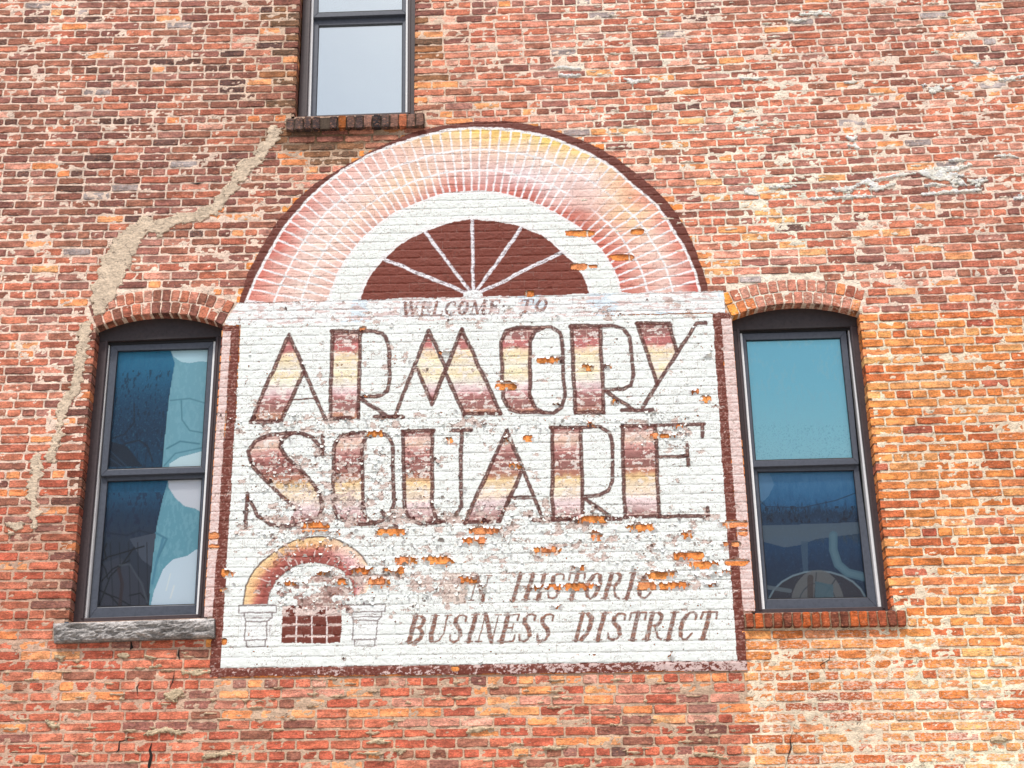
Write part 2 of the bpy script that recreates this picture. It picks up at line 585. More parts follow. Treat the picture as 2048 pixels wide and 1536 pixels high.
C = np.zeros(GX.shape + (3,)); C[:] = lin((234, 243, 238))
LAB = np.zeros(GX.shape, int)              # 0 none
NOI = fbm(GX * 22, GZ * 30, 31, 5, .6)
NOI2 = fbm(GX * 70, GZ * 110, 37, 4, .6)
NOI3 = fbm(GX * 4, GZ * 5, 41, 4)


def put(mask, col, a=1.0):
    k = (np.asarray(mask, float) * a)[..., None]
    C[:] = C * (1 - k) + lin(col) * k if np.ndim(col) == 1 else C * (1 - k) + col * k


BRN = (106, 50, 38)
names = {}


def region(mask, idx, name, label=None):
    LAB[mask] = idx; names[idx] = (name, label)


m_arch = polym(ARCHALL); m_pan = polym(PANEL); m_cor = polym(CORNICE)
m_brd = polym(BORDERS[0]); m_str = [polym(s, True) for s in STRIPS]
region(m_arch, 1, 'arch_shadow_band', 'dark brown band round the outside of the painted arch')
put(m_arch, BRN)
# brick surround of the arch
band = polym(ARC_W + ARC_I[::-1]); region(band, 2, 'arch_surround', 'painted brickwork arch of white lined pink and yellow blocks')
cx0, cy0 = 948., 665.
ang = np.degrees(np.arctan2(cy0 - QY, (QX - cx0)))
aW = np.degrees(np.arctan2(cy0 - np.array(ARC_W)[:, 1], np.array(ARC_W)[:, 0] - cx0)); rW = np.hypot(np.array(ARC_W)[:, 0] - cx0, np.array(ARC_W)[:, 1] - cy0)
aI = np.degrees(np.arctan2(cy0 - np.array(ARC_I)[:, 1], np.array(ARC_I)[:, 0] - cx0)); rI = np.hypot(np.array(ARC_I)[:, 0] - cx0, np.array(ARC_I)[:, 1] - cy0)
oW, oI = np.argsort(aW), np.argsort(aI)
rr = np.hypot(QX - cx0, QY - cy0)
ro = np.interp(ang, aW[oW], rW[oW]); ri = np.interp(ang, aI[oI], rI[oI])
tb = np.clip((rr - ri) / (ro - ri), 0, 1)
sb = np.clip((172 - ang) / 162, 0, 1)      # 0 at the left foot, 1 at the right foot
TA = [0, .12, .25, .35, .45, .52, .62, .72, .82, .9, 1.]
T0 = [(228, 194, 182), (228, 188, 176), (220, 170, 158), (214, 150, 138), (205, 120, 105), (196, 104, 92), (196, 106, 92), (198, 108, 92), (205, 118, 100), (200, 105, 92), (195, 95, 80)]
T1 = [(236, 212, 202), (238, 212, 200), (236, 204, 186), (240, 206, 176), (230, 196, 184), (226, 190, 186), (238, 220, 222), (230, 196, 188), (224, 170, 150), (230, 188, 174), (216, 150, 136)]
T2 = [(222, 170, 158), (236, 206, 196), (236, 208, 202), (232, 198, 184), (234, 206, 194), (238, 206, 184), (240, 214, 196), (242, 218, 212), (240, 202, 160), (240, 210, 196), (234, 200, 190)]
T3 = [(210, 122, 108), (208, 118, 106), (226, 172, 160), (238, 200, 188), (245, 205, 150), (250, 205, 100), (250, 212, 120), (246, 206, 150), (236, 170, 145), (222, 140, 120), (200, 105, 95)]
tabs = [np.array([[np.interp(s, TA, [lin(c)[j] for c in T]) for s in np.linspace(0, 1, 200)] for j in range(3)]) for T in (T0, T1, T2, T3)]
si = ((sb + (NOI3 - .5) * .06).clip(0, 1) * 199).astype(int)
tt = (tb + (fbm(GX * 5, GZ * 9, 71, 4) - .5) * .35).clip(0, 1) * 3
wts = [np.clip(1 - np.abs(tt - j), 0, 1) for j in range(4)]
bc = np.zeros(C.shape)
for j in range(4):
    bc += wts[j][..., None] * tabs[j][:, si].transpose(1, 2, 0)
bc *= (1 + .16 * (brickid - .5))[..., None]
put(band, bc)
na = 56
fa = (sb * na); lane = np.floor(tb * 3).astype(int)
fade = ss(.25, .5, fbm(GX * 2.2 + 3, GZ * 2.2, 91, 3) + .12)
dr = np.abs(fa - np.round(fa)) / na * math.radians(162) * rr
put(band & (tb < .995), (250, 246, 250), np.clip((1.9 - dr) / 1.2 + .5, 0, 1) * fade * .9)
for q in (.34, .66):
    put(band, (250, 246, 250), np.clip((2.0 - np.abs(tb - q) * (ro - ri)) / 1.2 + .5, 0, 1) * fade * .9)
put(strokem(ARC_W, 5) * m_arch, (252, 250, 252))
ring = polym(ARC_I + ARC_F[::-1]); region(ring, 3, 'arch_trim', 'white ring between the fanlight and the painted brick arch')
put(ring, (234, 243, 238))
put(strokem(ARC_I, 5) * m_arch, (250, 252, 252)); put(strokem(ARC_F, 14) * (ring | band), (240, 247, 250))
fan = polym(ARC_F); region(fan, 4, 'fanlight', 'brown half round fanlight with five white glazing bars')
put(fan, (120, 56, 42))
for q in ((766, 518), (848.6, 462), (945, 438), (1044, 454), (1127, 504)):
    put(strokem([(946, 592), q], 6.5) * fan, (232, 232, 238)); put(strokem([(948, 592), (q[0] + 2, q[1])], 2) * fan * (NOI2 > .5), (150, 130, 140))
put((np.hypot((QX - 946) / 20, (QY - 592) / 11) < 1) & fan, (235, 240, 242))
# strips beside the windows, border
for i, s in enumerate(m_str):
    region(s, 5 + i, 'jamb_strip', ['pale pink strip beside the left window', 'pale pink strip beside the right window'][i]); put(s, (228, 208, 204))
region(m_brd, 7, 'border', 'brown border line round the white panel'); put(m_brd, (110, 52, 40))
region(m_pan, 8, 'panel', 'white ground of the sign')
put(m_pan, (234, 243, 239))
region(m_cor, 9, 'cornice_band', 'pale bluish band across the sign under the fanlight')
put(m_cor, (236, 243, 248)); put(m_cor & (NOI3 > .62), (205, 225, 245), .6)

# big outlined letters
def bandcol(stops):
    ys = [s[0] for s in stops]; cs = np.array([lin(s[1]) for s in stops])
    yy = QY + (NOI - .5) * 14 + (QX - 960) * .02
    return np.stack([np.interp(yy, ys, cs[:, j]) for j in range(3)], -1)


B1 = bandcol([(662, (128, 58, 50)), (674, (136, 62, 54)), (680, (176, 78, 76)), (694, (188, 92, 90)), (702, (236, 206, 178)), (712, (240, 216, 170)), (730, (238, 230, 208)), (746, (244, 224, 180)), (762, (238, 232, 216)), (774, (232, 208, 210)), (784, (214, 168, 170)), (792, (160, 80, 78)), (806, (140, 70, 64)), (818, (158, 92, 78)), (826, (190, 128, 92)), (832, (132, 64, 52))])
B2 = bandcol([(865, (150, 78, 70)), (872, (222, 186, 176)), (886, (226, 190, 168)), (896, (206, 150, 142)), (906, (172, 94, 88)), (914, (142, 62, 54)), (938, (136, 62, 50)), (950, (172, 98, 66)), (962, (236, 200, 140)), (975, (236, 214, 184)), (992, (240, 220, 196)), (1006, (234, 212, 214)), (1020, (212, 180, 180)), (1034, (168, 112, 108)), (1045, (132, 70, 62))])
GL = []
def letter(fill, strokes, nm): GL.append((fill, strokes, nm))


letter(ZA((450, 225), (195, 797), (405, 797), (543, 485)), [ZA((200, 797), (450, 228), (690, 787)), ZA((545, 480), (402, 797)), ZA((195, 797), (405, 795))], 'A')
GL[-1][1].append(('thin', ZA((470, 648), (625, 646))))
letter(ZA((735, 208), (722, 780), (905, 775), (918, 210)), [ZA((735, 207), (720, 780)), ZA((917, 210), (905, 775)), ZA((730, 208), (1010, 208), (1060, 222), (1090, 255), (1105, 330), (1108, 520), (1095, 595), (1060, 622), (1010, 634), (915, 632)), ZA((720, 778), (850, 770)), ZA((915, 642), (1090, 762), (1195, 765))], 'R')
letter(ZA((1365, 195), (1288, 440), (1384, 682), (1475, 480), (1390, 300)), [ZA((1140, 762), (1365, 198), (1475, 450)), ZA((1288, 445), (1384, 682), (1580, 192)), ZA((1010, 765), (1195, 764)), ZA((1580, 195), (1835, 745)), ZA((1475, 480), (1595, 748)), ZA((1590, 745), (1835, 745))], 'M')
GL[-1] = (GL[-1][0], GL[-1][1], 'M', ZA((1580, 195), (1478, 470), (1595, 745), (1830, 745)))
letter(ZB((205, 270), (240, 195), (310, 180), (440, 180), (395, 260), (402, 640), (450, 735), (330, 738), (255, 715), (215, 640)), [ZB((395, 640), (392, 270), (425, 205), (490, 182)), ZB((215, 640), (203, 280), (235, 205), (310, 180), (530, 180), (585, 215), (603, 290), (618, 630), (600, 700), (545, 740), (330, 737), (255, 715), (215, 640)), ZB((397, 640), (425, 705), (480, 740))], 'O')
letter(ZB((660, 172), (688, 738), (875, 738), (850, 172)), [ZB((662, 172), (688, 738)), ZB((850, 172), (875, 738)), ZB((655, 174), (930, 168), (1005, 190), (1045, 245), (1068, 490), (1052, 560), (1000, 586), (880, 592)), ZB((688, 736), (878, 736)), ZB((885, 598), (1065, 718))], 'R')
letter(ZB((1090, 155), (1298, 153), (1352, 340), (1222, 545)), [ZB((1090, 155), (1222, 545)), ZB((1085, 156), (1300, 153), (1352, 335)), ZB((1540, 153), (1480, 156), (1120, 712)), ZB((992, 722), (1192, 720))], 'Y')
letter(ZA((470, 875), (330, 882), (240, 915), (185, 985), (205, 1075), (300, 1185), (400, 1280), (475, 1340), (490, 1370), (450, 1470), (560, 1460), (640, 1430), (668, 1370), (660, 1290), (620, 1210), (520, 1110), (440, 1030), (390, 960), (400, 915)),
       [ZA((672, 1010), (655, 960), (600, 900), (530, 874), (470, 872), (330, 882), (240, 915), (185, 985), (205, 1075), (300, 1185), (400, 1280), (475, 1345), (490, 1370)), ZA((470, 874), (400, 920), (392, 965), (440, 1030), (520, 1110), (620, 1210), (660, 1290), (668, 1370), (640, 1430), (560, 1460), (440, 1478), (330, 1472), (250, 1410), (185, 1300)), ZA((672, 890), (674, 1020)), ZA((178, 1268), (168, 1485))], 'S')
letter(ZA((745, 950), (790, 890), (860, 874), (960, 880), (935, 960), (938, 1350), (970, 1440), (980, 1466), (850, 1466), (770, 1420), (740, 1340)), [ZA((1010, 1462), (955, 1420), (936, 1345), (930, 960), (950, 905), (990, 875)), ZA((740, 1340), (745, 950), (790, 890), (860, 872), (1050, 870), (1105, 900), (1130, 950), (1136, 1330), (1115, 1400), (1060, 1445), (960, 1468), (850, 1466), (770, 1420), (740, 1340)), ZA((1060, 1385), (1155, 1478))], 'Q')
letter(ZA((1200, 858), (1205, 1370), (1240, 1430), (1300, 1460), (1450, 1456), (1392, 1350), (1388, 856)), [ZA((1195, 858), (1205, 1370), (1240, 1430), (1300, 1460), (1440, 1456), (1530, 1430), (1575, 1350), (1578, 856)), ZA((1195, 858), (1398, 856)), ZA((1388, 856), (1386, 1345), (1410, 1420), (1445, 1452)), ZA((1520, 856), (1642, 853))], 'U')
letter(ZB((240, 850), (-34, 1458), (190, 1450), (335, 1125)), [ZB((-34, 1460), (240, 852), (482, 1440)), ZB((335, 1125), (195, 1448)), ZB((-34, 1456), (195, 1448)), ZB((250, 1296), (412, 1293)), ZB((412, 1441), (700, 1438))], 'A')
letter(ZB((530, 835), (540, 1432), (737, 1428), (725, 835)), [ZB((535, 835), (541, 1432)), ZB((725, 835), (737, 1428)), ZB((525, 834), (850, 831), (910, 870), (935, 950), (932, 1185), (905, 1245), (840, 1280), (742, 1286)), ZB((750, 1300), (935, 1430)), ZB((890, 1434), (985, 1431)), ZB((540, 1432), (737, 1430))], 'R')
letter(ZB((993, 826), (1012, 1420), (1236, 1416), (1212, 824)), [ZB((995, 826), (1012, 1420)), ZB((1212, 826), (1236, 1416)), ZB((990, 827), (1528, 809)), ZB((1516, 812), (1519, 895)), ZB((1240, 1026), (1422, 1022)), ZB((1420, 950), (1425, 1080)), ZB((1010, 1420), (1560, 1413)), ZB((1550, 1360), (1553, 1418))], 'E')
wearj = ss(.5, .9, joint) * ss(.42, .6, NOI2 + .04) * .8
li = 10
for L in GL:
    B = B1 if L[2] in ('A', 'R', 'M', 'O', 'Y') and np.mean([p[1] for p in L[0]]) < 845 else B2
    mall = np.zeros(GX.shape)
    for fp in [L[0]] + list(L[3:]):
        fm = polym(fp)
        Bc = B * (1 + .22 * (brickid - .5))[..., None]
        put(fm, Bc, .9); put(fm & (fbm(GX * 26, GZ * 44, 97, 4, .6) > .60), (238, 232, 226), .75)
        # the fills are drawn as brickwork: pale joints where the colour is deep
        put(fm & (joint > .6) & (NOI > .42) & (B.sum(-1) < .75), (235, 205, 195), .75)
        mall = np.maximum(mall, fm)
    for s in L[1]:
        wd = 8.2
        if s[0] == 'thin': s = s[1]; wd = 3.5
        a = strokem(s, wd)
        core = strokem(s, wd * .35)
        put(a * (1 - .6 * wearj), (88, 42, 36), .95)
        put(core * (NOI2 > .6) * (1 - wearj), (205, 170, 155), .6)
        mall = np.maximum(mall, a)
    region((mall > .5) & (LAB == 8), li, 'letter', 'painted capital letter %s' % L[2]); li += 1

# small slanted serif lettering
TH, TN = .17, .055
FONT = {
 'W': (.92, [([(.10, 1), (.27, 0)], TH), ([(.27, 0), (.47, .9)], TN), ([(.42, 1), (.60, 0)], TH), ([(.60, 0), (.84, 1)], TN), ([(-.02, 1), (.2, 1)], TN), ([(.34, 1), (.55, 1)], TN), ([(.72, 1), (.93, 1)], TN)]),
 'E': (.62, [([(.14, 0), (.14, 1)], TH), ([(0, 1), (.55, 1), (.55, .78)], TN * 1.3), ([(.14, .52), (.42, .52)], TN * 1.3), ([(.42, .4), (.42, .65)], TN), ([(0, 0), (.58, 0), (.6, .25)], TN * 1.3)]),
 'L': (.58, [([(.14, 0), (.14, 1)], TH), ([(0, 1), (.3, 1)], TN), ([(0, 0), (.54, 0), (.56, .28)], TN * 1.3)]),
 'C': (.64, [([(.56, .72), (.55, .9), (.42, 1), (.3, .98), (.16, .8)], TN * 1.5), ([(.2, .85), (.12, .65), (.1, .4), (.17, .15)], TH), ([(.17, .15), (.28, .01), (.42, 0), (.58, .22)], TN * 1.6)]),
 'O': (.66, [([(.2, .88), (.11, .65), (.1, .38), (.18, .12)], TH), ([(.46, .88), (.55, .62), (.54, .35), (.46, .12)], TH), ([(.2, .88), (.33, 1), (.46, .88)], TN * 1.4), ([(.18, .12), (.32, 0), (.46, .12)], TN * 1.4)]),
 'M': (.92, [([(.12, 0), (.14, 1)], TN), ([(.16, 1), (.42, .05)], TH), ([(.42, .05), (.7, 1)], TN), ([(.74, 0), (.74, 1)], TH), ([(0, 0), (.24, 0)], TN), ([(0, 1), (.2, 1)], TN), ([(.6, 0), (.9, 0)], TN), ([(.7, 1), (.88, 1)], TN)]),
 'T': (.62, [([(.3, 0), (.3, 1)], TH), ([(.02, .76), (.03, 1), (.58, 1), (.6, .76)], TN * 1.5), ([(.16, 0), (.46, 0)], TN)]),
 'A': (.8, [([(.05, 0), (.38, 1)], TN), ([(.38, 1), (.64, 0)], TH), ([(.18, .36), (.5, .36)], TN), ([(-.04, 0), (.16, 0)], TN), ([(.5, 0), (.78, 0)], TN)]),
 'N': (.8, [([(.12, 0), (.12, 1)], TN), ([(.13, 1), (.62, 0)], TH), ([(.64, 0), (.64, 1)], TN), ([(0, 0), (.24, 0)], TN), ([(0, 1), (.16, 1)], TN), ([(.52, 1), (.76, 1)], TN)]),
 'H': (.8, [([(.14, 0), (.14, 1)], TH), ([(.6, 0), (.6, 1)], TH), ([(.14, .52), (.6, .52)], TN), ([(0, 0), (.28, 0)], TN), ([(0, 1), (.28, 1)], TN), ([(.46, 0), (.74, 0)], TN), ([(.46, 1), (.74, 1)], TN)]),
 'I': (.34, [([(.15, 0), (.15, 1)], TH), ([(0, 0), (.3, 0)], TN), ([(0, 1), (.3, 1)], TN)]),
 'S': (.62, [([(.52, .76), (.5, .93), (.36, 1), (.22, .97), (.13, .82)], TN * 1.5), ([(.13, .82), (.14, .68), (.4, .42), (.46, .25)], TH), ([(.46, .25), (.42, .07), (.28, 0), (.12, .05), (.06, .26)], TN * 1.6)]),
 'R': (.72, [([(.14, 0), (.14, 1)], TH), ([(0, 1), (.4, 1)], TN), ([(.38, .98), (.5, .88), (.5, .66), (.4, .54)], TH * .85), ([(.14, .52), (.4, .52)], TN), ([(.32, .52), (.52, .08), (.68, .0)], TN * 1.7), ([(0, 0), (.28, 0)], TN)]),
 'B': (.7, [([(.14, 0), (.14, 1)], TH), ([(0, 1), (.4, 1)], TN), ([(.36, .97), (.48, .88), (.47, .66), (.36, .55)], TH * .8), ([(.14, .53), (.4, .53)], TN), ([(.42, .5), (.55, .38), (.54, .16), (.4, .03)], TH * .9), ([(0, 0), (.42, 0)], TN)]),
 'U': (.74, [([(.14, 1), (.13, .3), (.2, .08)], TH), ([(.2, .08), (.34, 0), (.5, .08), (.6, .3), (.6, 1)], TN * 1.2), ([(0, 1), (.28, 1)], TN), ([(.5, 1), (.72, 1)], TN)]),
 'D': (.74, [([(.14, 0), (.14, 1)], TH), ([(0, 1), (.38, 1)], TN), ([(0, 0), (.38, 0)], TN), ([(.36, .98), (.54, .8), (.56, .5), (.5, .2), (.36, .03)], TH)]),
}


def text(word, xa, ya, xb, yb, h, slant, idx, label, thick=1.0, wipe=None):
    """baseline from (xa,ya) to (xb,yb) in photo positions"""
    adv = sum(FONT[c][0] + .08 for c in word) - .08
    sc = (xb - xa) / adv
    x = 0; allm = np.zeros(GX.shape)
    for c in word:
        w_, st = FONT[c]
        for pts, wd in st:
            P = []
            for (a, b) in pts:
                bx = xa + (x + a) * sc; t = (bx - xa) / (xb - xa)
                P.append((bx + b * slant, ya + (yb - ya) * t - b * h))
            allm = np.maximum(allm, strokem(P, max(2.2, wd * h * thick)))
        x += w_ + .08
    put(allm * (1 - .6 * wearj) * (.72 + .28 * (NOI2 > .4)), (112, 62, 48), .95)
    put(allm * (NOI2 > .6), (190, 140, 115), .55)
    region((allm > .5) & ((LAB == 8) | (LAB == 9)), idx, 'lettering', label)


text('WELCOME', 803, 633, 998, 627, 26, 4, 30, 'small slanted word WELCOME', 1.35)
text('TO', 1038, 626, 1092, 624, 26, 6, 31, 'small slanted word TO', 1.35)
text('AN', 896, 1203, 974, 1201, 50, 12, 32, 'peeling slanted word AN', .95)
put(polym([(885, 1145), (942, 1145), (932, 1208), (885, 1208)]) & (NOI > .40), (222, 206, 196), .93)
text('HISTORIC', 1020, 1200, 1302, 1196, 51, 14, 33, 'peeling slanted word HISTORIC')
text('BUSINESS', 811, 1285.5, 1100, 1282, 54, 14, 34, 'slanted word BUSINESS')
text('DISTRICT', 1144, 1281, 1422, 1278, 54, 14, 35, 'slanted word DISTRICT')

# the little arch emblem
EO = ZC((188, 668), (195, 600), (210, 520), (235, 455), (265, 405), (320, 340), (380, 285), (440, 240), (480, 212), (540, 182), (600, 158), (670, 142), (740, 135), (810, 134), (870, 142), (940, 162), (1000, 190), (1050, 222), (1090, 258), (1130, 300), (1160, 348), (1190, 420), (1180, 520), (1150, 580), (1060, 610))
EI = ZC((380, 665), (388, 600), (405, 550), (450, 480), (490, 440), (540, 400), (590, 368), (640, 350), (690, 342), (740, 340), (800, 344), (850, 352), (900, 368), (950, 395), (1000, 440), (1040, 500), (1060, 610))
em = polym(EO + EI[::-1])
eo, ei = np.array(EO), np.array(EI)
s_ = sub(EO, 4)
do = np.full(GX.shape, 99.); di = np.full(GX.shape, 99.); do[s_] = dist(EO, s_); di[s_] = dist(EI, s_)
te = np.clip(do / (do + di + 1e-6) + (NOI - .5) * .3, 0, 1)
ecl = np.stack([np.interp(te, [0, .3, .5, .75, 1], [lin(c)[j] for c in [(240, 210, 160), (232, 184, 136), (190, 112, 98), (150, 74, 66), (160, 92, 84)]]) for j in range(3)], -1)
ecr = np.stack([np.interp(te, [0, .3, .5, .75, 1], [lin(c)[j] for c in [(246, 218, 190), (240, 205, 195), (232, 190, 190), (205, 130, 125), (170, 84, 74)]]) for j in range(3)], -1)
kk = ss(640, 700, QX)[..., None]
put(em, ecl * (1 - kk) + ecr * kk)
for a in range(24, 170, 11):
    ca, sa = math.cos(math.radians(a)), math.sin(math.radians(a))
    put(strokem([(615 + 48 * ca, 1208 - 80 * sa), (615 + 140 * ca, 1208 - 150 * sa)], 1.8) * em * (NOI > .5), (250, 240, 235), .7)
put(strokem(EO[:21], 3.2), (80, 50, 48), .85); put(strokem(EI, 2.6) * m_pan, (100, 60, 58), .5)
region(em & m_pan, 40, 'emblem_arch', 'small painted arch with yellow rim and maroon inside')
gm = polym(ZC((488, 678), (958, 672), (952, 968), (486, 972)))
put(gm, (112, 52, 40))
for x in (605, 722, 845): put(strokem(ZC((x, 672), (x, 972)), 2.6) * gm, (236, 226, 224))
for y in (750, 828, 915): put(strokem(ZC((480, y + 2), (960, y - 6)), 4.2) * gm * (NOI > .38), (236, 215, 208))
put(gm & (QY < 1228) & (NOI > .5), (232, 215, 208), .9)
region(gm, 41, 'emblem_grille', 'brown gridded doorway inside the small arch')
cm = np.zeros(GX.shape)
for o, (x0, x1) in ((0, (150, 440)), (1, (1003, 1305))):
    w2 = (x1 - x0); dy = -6 if o else 0
    for pts in ([(x0, 675 + dy), (x1, 672 + dy), (x1, 728 + dy), (x0, 735 + dy), (x0, 675 + dy)], [(x0 + 38, 738 + dy), (x0 + 40, 770 + dy), (x0 + 52, 800 + dy)], [(x1 - 32, 735 + dy), (x1 - 34, 768 + dy), (x1 - 68, 798 + dy)], [(x0 + 38, 772 + dy), (x1 - 32, 768 + dy)], [(x0 + 50, 803 + dy), (x1 - 66, 798 + dy)], [(x0 + 50, 803 + dy), (x0 + 44, 948 + dy), (x1 - 74, 945 + dy), (x1 - 66, 800 + dy)], [(x0 + 62, 948 + dy), (x0 + 62, 1002 + dy), (x1 - 86, 998 + dy), (x1 - 84, 946 + dy)]):
        cm = np.maximum(cm, strokem(ZC(*pts), 2.7))
put(cm * (1 - .5 * wearj), (108, 84, 90), .85)
c1 = polym(ZC((145, 668), (450, 664), (380, 1008), (185, 1008))); c2 = polym(ZC((998, 662), (1310, 660), (1240, 1000), (1045, 1000)))
put((c1 | c2) & (cm < .2), (238, 240, 248), .5)
region(c1 & ~em, 42, 'emblem_column', 'small outlined column left of the gridded doorway'); region(c2 & ~em, 43, 'emblem_column', 'small outlined column right of the gridded doorway')

# weathering of the film -----------------------------------------------------------
def bl(cx, cy, rx, ry):
    return np.exp(-(((PX - cx) / rx) ** 2 + ((PY - cy) / ry) ** 2))


PEEL = (.55 * bl(700, 845, 420, 26) + .35 * bl(1150, 845, 400, 22) + .6 * bl(640, 970, 100, 80) + .5 * bl(800, 930, 330, 90) + .75 * bl(640, 1180, 100, 45) +
        .9 * bl(860, 1180, 150, 45) + .6 * bl(950, 1090, 480, 60) + .6 * bl(1330, 880, 90, 70) + .75 * bl(950, 1030, 420, 28) + .55 * bl(950, 625, 560, 26) + .4 * bl(900, 740, 480, 60) + .5 * bl(1350, 1130, 130, 80) + .25 * bl(560, 1010, 120, 160))
PEEL = np.clip(PEEL + .9 * bl(640, 1185, 75, 34), 0, 1.5)
lower = (LAB >= 5)
# brown shows wear and pale joints
brown = m_brd
put(brown & (NOI2 > .62), (190, 150, 140), .55); put(brown * wearj, (190, 130, 115), .35)
put(m_brd & (PY > 1322) & (PY < 1358) & (NOI + NOI2 * .9 + (PX - 420) / 2300 > 1.30), (222, 200, 196), .8)
put((fan | (m_arch & ~band & ~ring)) * ss(.62, .7, NOI2), (96, 44, 36), .5)
put(np.maximum(m_str[0], m_str[1]) * ss(.55, .6, NOI2 + .03), (196, 150, 140), .5)
# dirt on the lows of the panel and undercoat showing
put(m_cor & (fbm(GX * 14, GZ * 60, 51, 4, .6) > .60), (214, 190, 186), .85)
UF = fbm(GX * 13, GZ * 21, 53, 6, .62) + PEEL * .20 - .06 * ((LAB >= 10) & (LAB < 40))
und = (UF > .752) & lower & (LAB != 30) & (LAB != 31)
put(und, (212, 194, 186), .92); put(und & (NOI2 > .55), (190, 164, 156), .7)
edge = (np.abs(UF - .757) < .0085) & (LAB != 30) & (LAB != 31)
put(edge & lower & (NOI > .42), (96, 74, 66), .85)  # dark rims: shade under the lifted film painted round the patches
put(und & (bl(640, 1190, 85, 36) > .3) & (NOI > .47), (150, 108, 100), .7)
# fine cracks in the film
crk = np.abs(fbm(GX * 20, GZ * 42, 57, 5, .62) - .5)
put((crk < .006) & (fbm(GX * 6, GZ * 8, 59, 3) + PEEL * .5 > .50) & lower, (128, 104, 92), .75)
crk2 = np.abs(fbm(GX * 9, GZ * 36, 61, 5, .6) - .5)
put((crk2 < .0045) & (fbm(GX * 7, GZ * 7, 63, 3) > .42) & (m_arch | m_pan), (118, 88, 78), .7)
# thin dark line at some bed joints
put(((joint > .55) & (np.abs(edge_v - .002 + wig) < .0022) & (NOI > .58)) | ((joint > .6) & (np.abs(edge_u + wig * .3) < .0022) & (NOI > .47)), (140, 114, 106), .4)
put(m_arch & (NOI2 > .70) & ~(fan), (150, 95, 80), .4)

# holes: the film is gone and the brick shows
HO = []
def H(z, *l):
    for x, y, w_, h_ in l:
        (a, b) = z((x, y))[0]; s = {ZA: 3.267, ZB: 3.268, ZC: 3.938, ZD: 3.657, None: 1}[z]
        HO.append((a, b, w_ / s / 2, h_ / s / 2))


H(ZA, (935, 190, 45, 28), (1010, 872, 95, 48), (1495, 918, 50, 40), (625, 1490, 180, 75), (950, 628, 60, 14), (1465, 345, 70, 22))
H(ZB, (525, 395, 165, 42), (235, 562, 135, 62), (770, 440, 72, 45), (900, 435, 45, 35), (945, 665, 45, 42), (1465, 600, 60, 40), (1540, 650, 70, 50), (1550, 358, 45, 30), (790, 805, 45, 45), (1355, 832, 60, 32), (1290, 890, 135, 26), (380, 905, 62, 40), (240, 908, 48, 28), (298, 1085, 85, 42), (790, 1435, 185, 60), (1125, 1490, 175, 62), (100, 1512, 200, 60), (1700, 1465, 150, 42), (565, 680, 45, 18), (1205, 885, 60, 40))
H(ZC, (925, 100, 45, 50), (1355, 95, 218, 66), (1110, 400, 195, 62), (1420, 405, 100, 70), (1470, 320, 172, 72), (1720, 315, 235, 72), (1255, 490, 160, 85), (950, 490, 120, 42), (60, 420, 85, 66), (550, 502, 110, 40), (1950, 480, 150, 62), (1945, 170, 90, 60), (2030, 165, 60, 60), (1740, 365, 90, 24), (830, 415, 120, 40))
H(ZD, (90, 160, 62, 62), (560, 230, 205, 60), (1585, 265, 225, 66), (1680, 328, 155, 62), (1785, 325, 55, 50), (1400, 400, 215, 64), (1290, 482, 155, 72), (1485, 482, 215, 62), (1760, 470, 105, 35), (1950, 310, 175, 46), (1880, 382, 62, 40), (1795, 397, 78, 26), (770, 490, 155, 58), (620, 490, 140, 46), (500, 500, 110, 40), (630, 635, 85, 30), (1470, 990, 36, 58), (1590, 110, 85, 62), (1900, 35, 110, 50), (1995, 92, 62, 50), (1945, 176, 62, 36), (1860, 176, 52, 30), (920, 115, 85, 70), (250, 135, 36, 40), (810, 352, 90, 34), (905, 485, 70, 40), (95, 490, 50, 40))
for x, y, w_, h_ in ((805, 832, 205, 42), (795, 1075, 110, 44), (1110, 1008, 160, 42), (1225, 820, 90, 40), (435, 1272, 62, 44), (900, 1072, 60, 22)):
    HO.append((x / 3.658 + 940, y / 3.658 + 240, w_ / 7.3, h_ / 7.3))
for x, y, w_, h_ in ((427, 1073, 18, 14), (456, 1147, 22, 17), (428, 1094, 18, 9), (449, 1284, 9, 12), (1470, 1283, 0, 0), (1386, 785, 0, 0), (765, 1172, 16, 8), (910, 1337, 14, 10), (776, 1143, 24, 12), (450, 1180, 18, 7), (1490, 1047, 8, 12)):
    HO.append((x, y, w_ / 2, h_ / 2))
hole = np.zeros(GX.shape, bool)
hn = fbm(GX * 28, GZ * 34, 77, 4, .6) - .5
hn2 = fbm(GX * 90, GZ * 90, 79, 3, .6) - .5
for (x, y, rx, ry) in HO:
    if rx < 1: continue
    s = sub([(x - rx * 1.4, y - ry * 1.4), (x + rx * 1.4, y + ry * 1.4)], 2)
    if not s: continue
    dx, dy = (PX[s] - x) / rx, (PY[s] - y) / ry
    f = (np.abs(dx) ** 3 + np.abs(dy) ** 3) ** (1 / 3.) + hn[s] * .5 + hn2[s] * .3
    hole[s] |= f < 1.07
hole |= (fbm(GX * 30, GZ * 50, 83, 4, .62) + PEEL * .06 > .84) & m_pan     # specks
outline = m_arch | m_pan | m_cor | m_brd | m_str[0] | m_str[1]
for s in SILLS + []:
    outline &= ~inside(s['o'] + np.array([0, 0]), GX, GZ)
for Wn in WIN:
    outline &= ~inside(Wn['open'], GX, GZ)
outline &= ~(inside(WIN[1]['block'], GX, GZ) & (LAB != 9)) & ~inside(WIN[0]['block'], GX, GZ)
film = outline & ~hole
rise = .0068 + .003 * (1 - joint) * 1.0
YF = -(.0030 + .0042 * (1 - joint) * (.55 + .5 * NOI3) + (NOI - .5) * .007 + (NOI2 - .5) * .0016 + (brickid - .5) * .0018 * (1 - joint))
YF += np.where(und, .0012, 0)
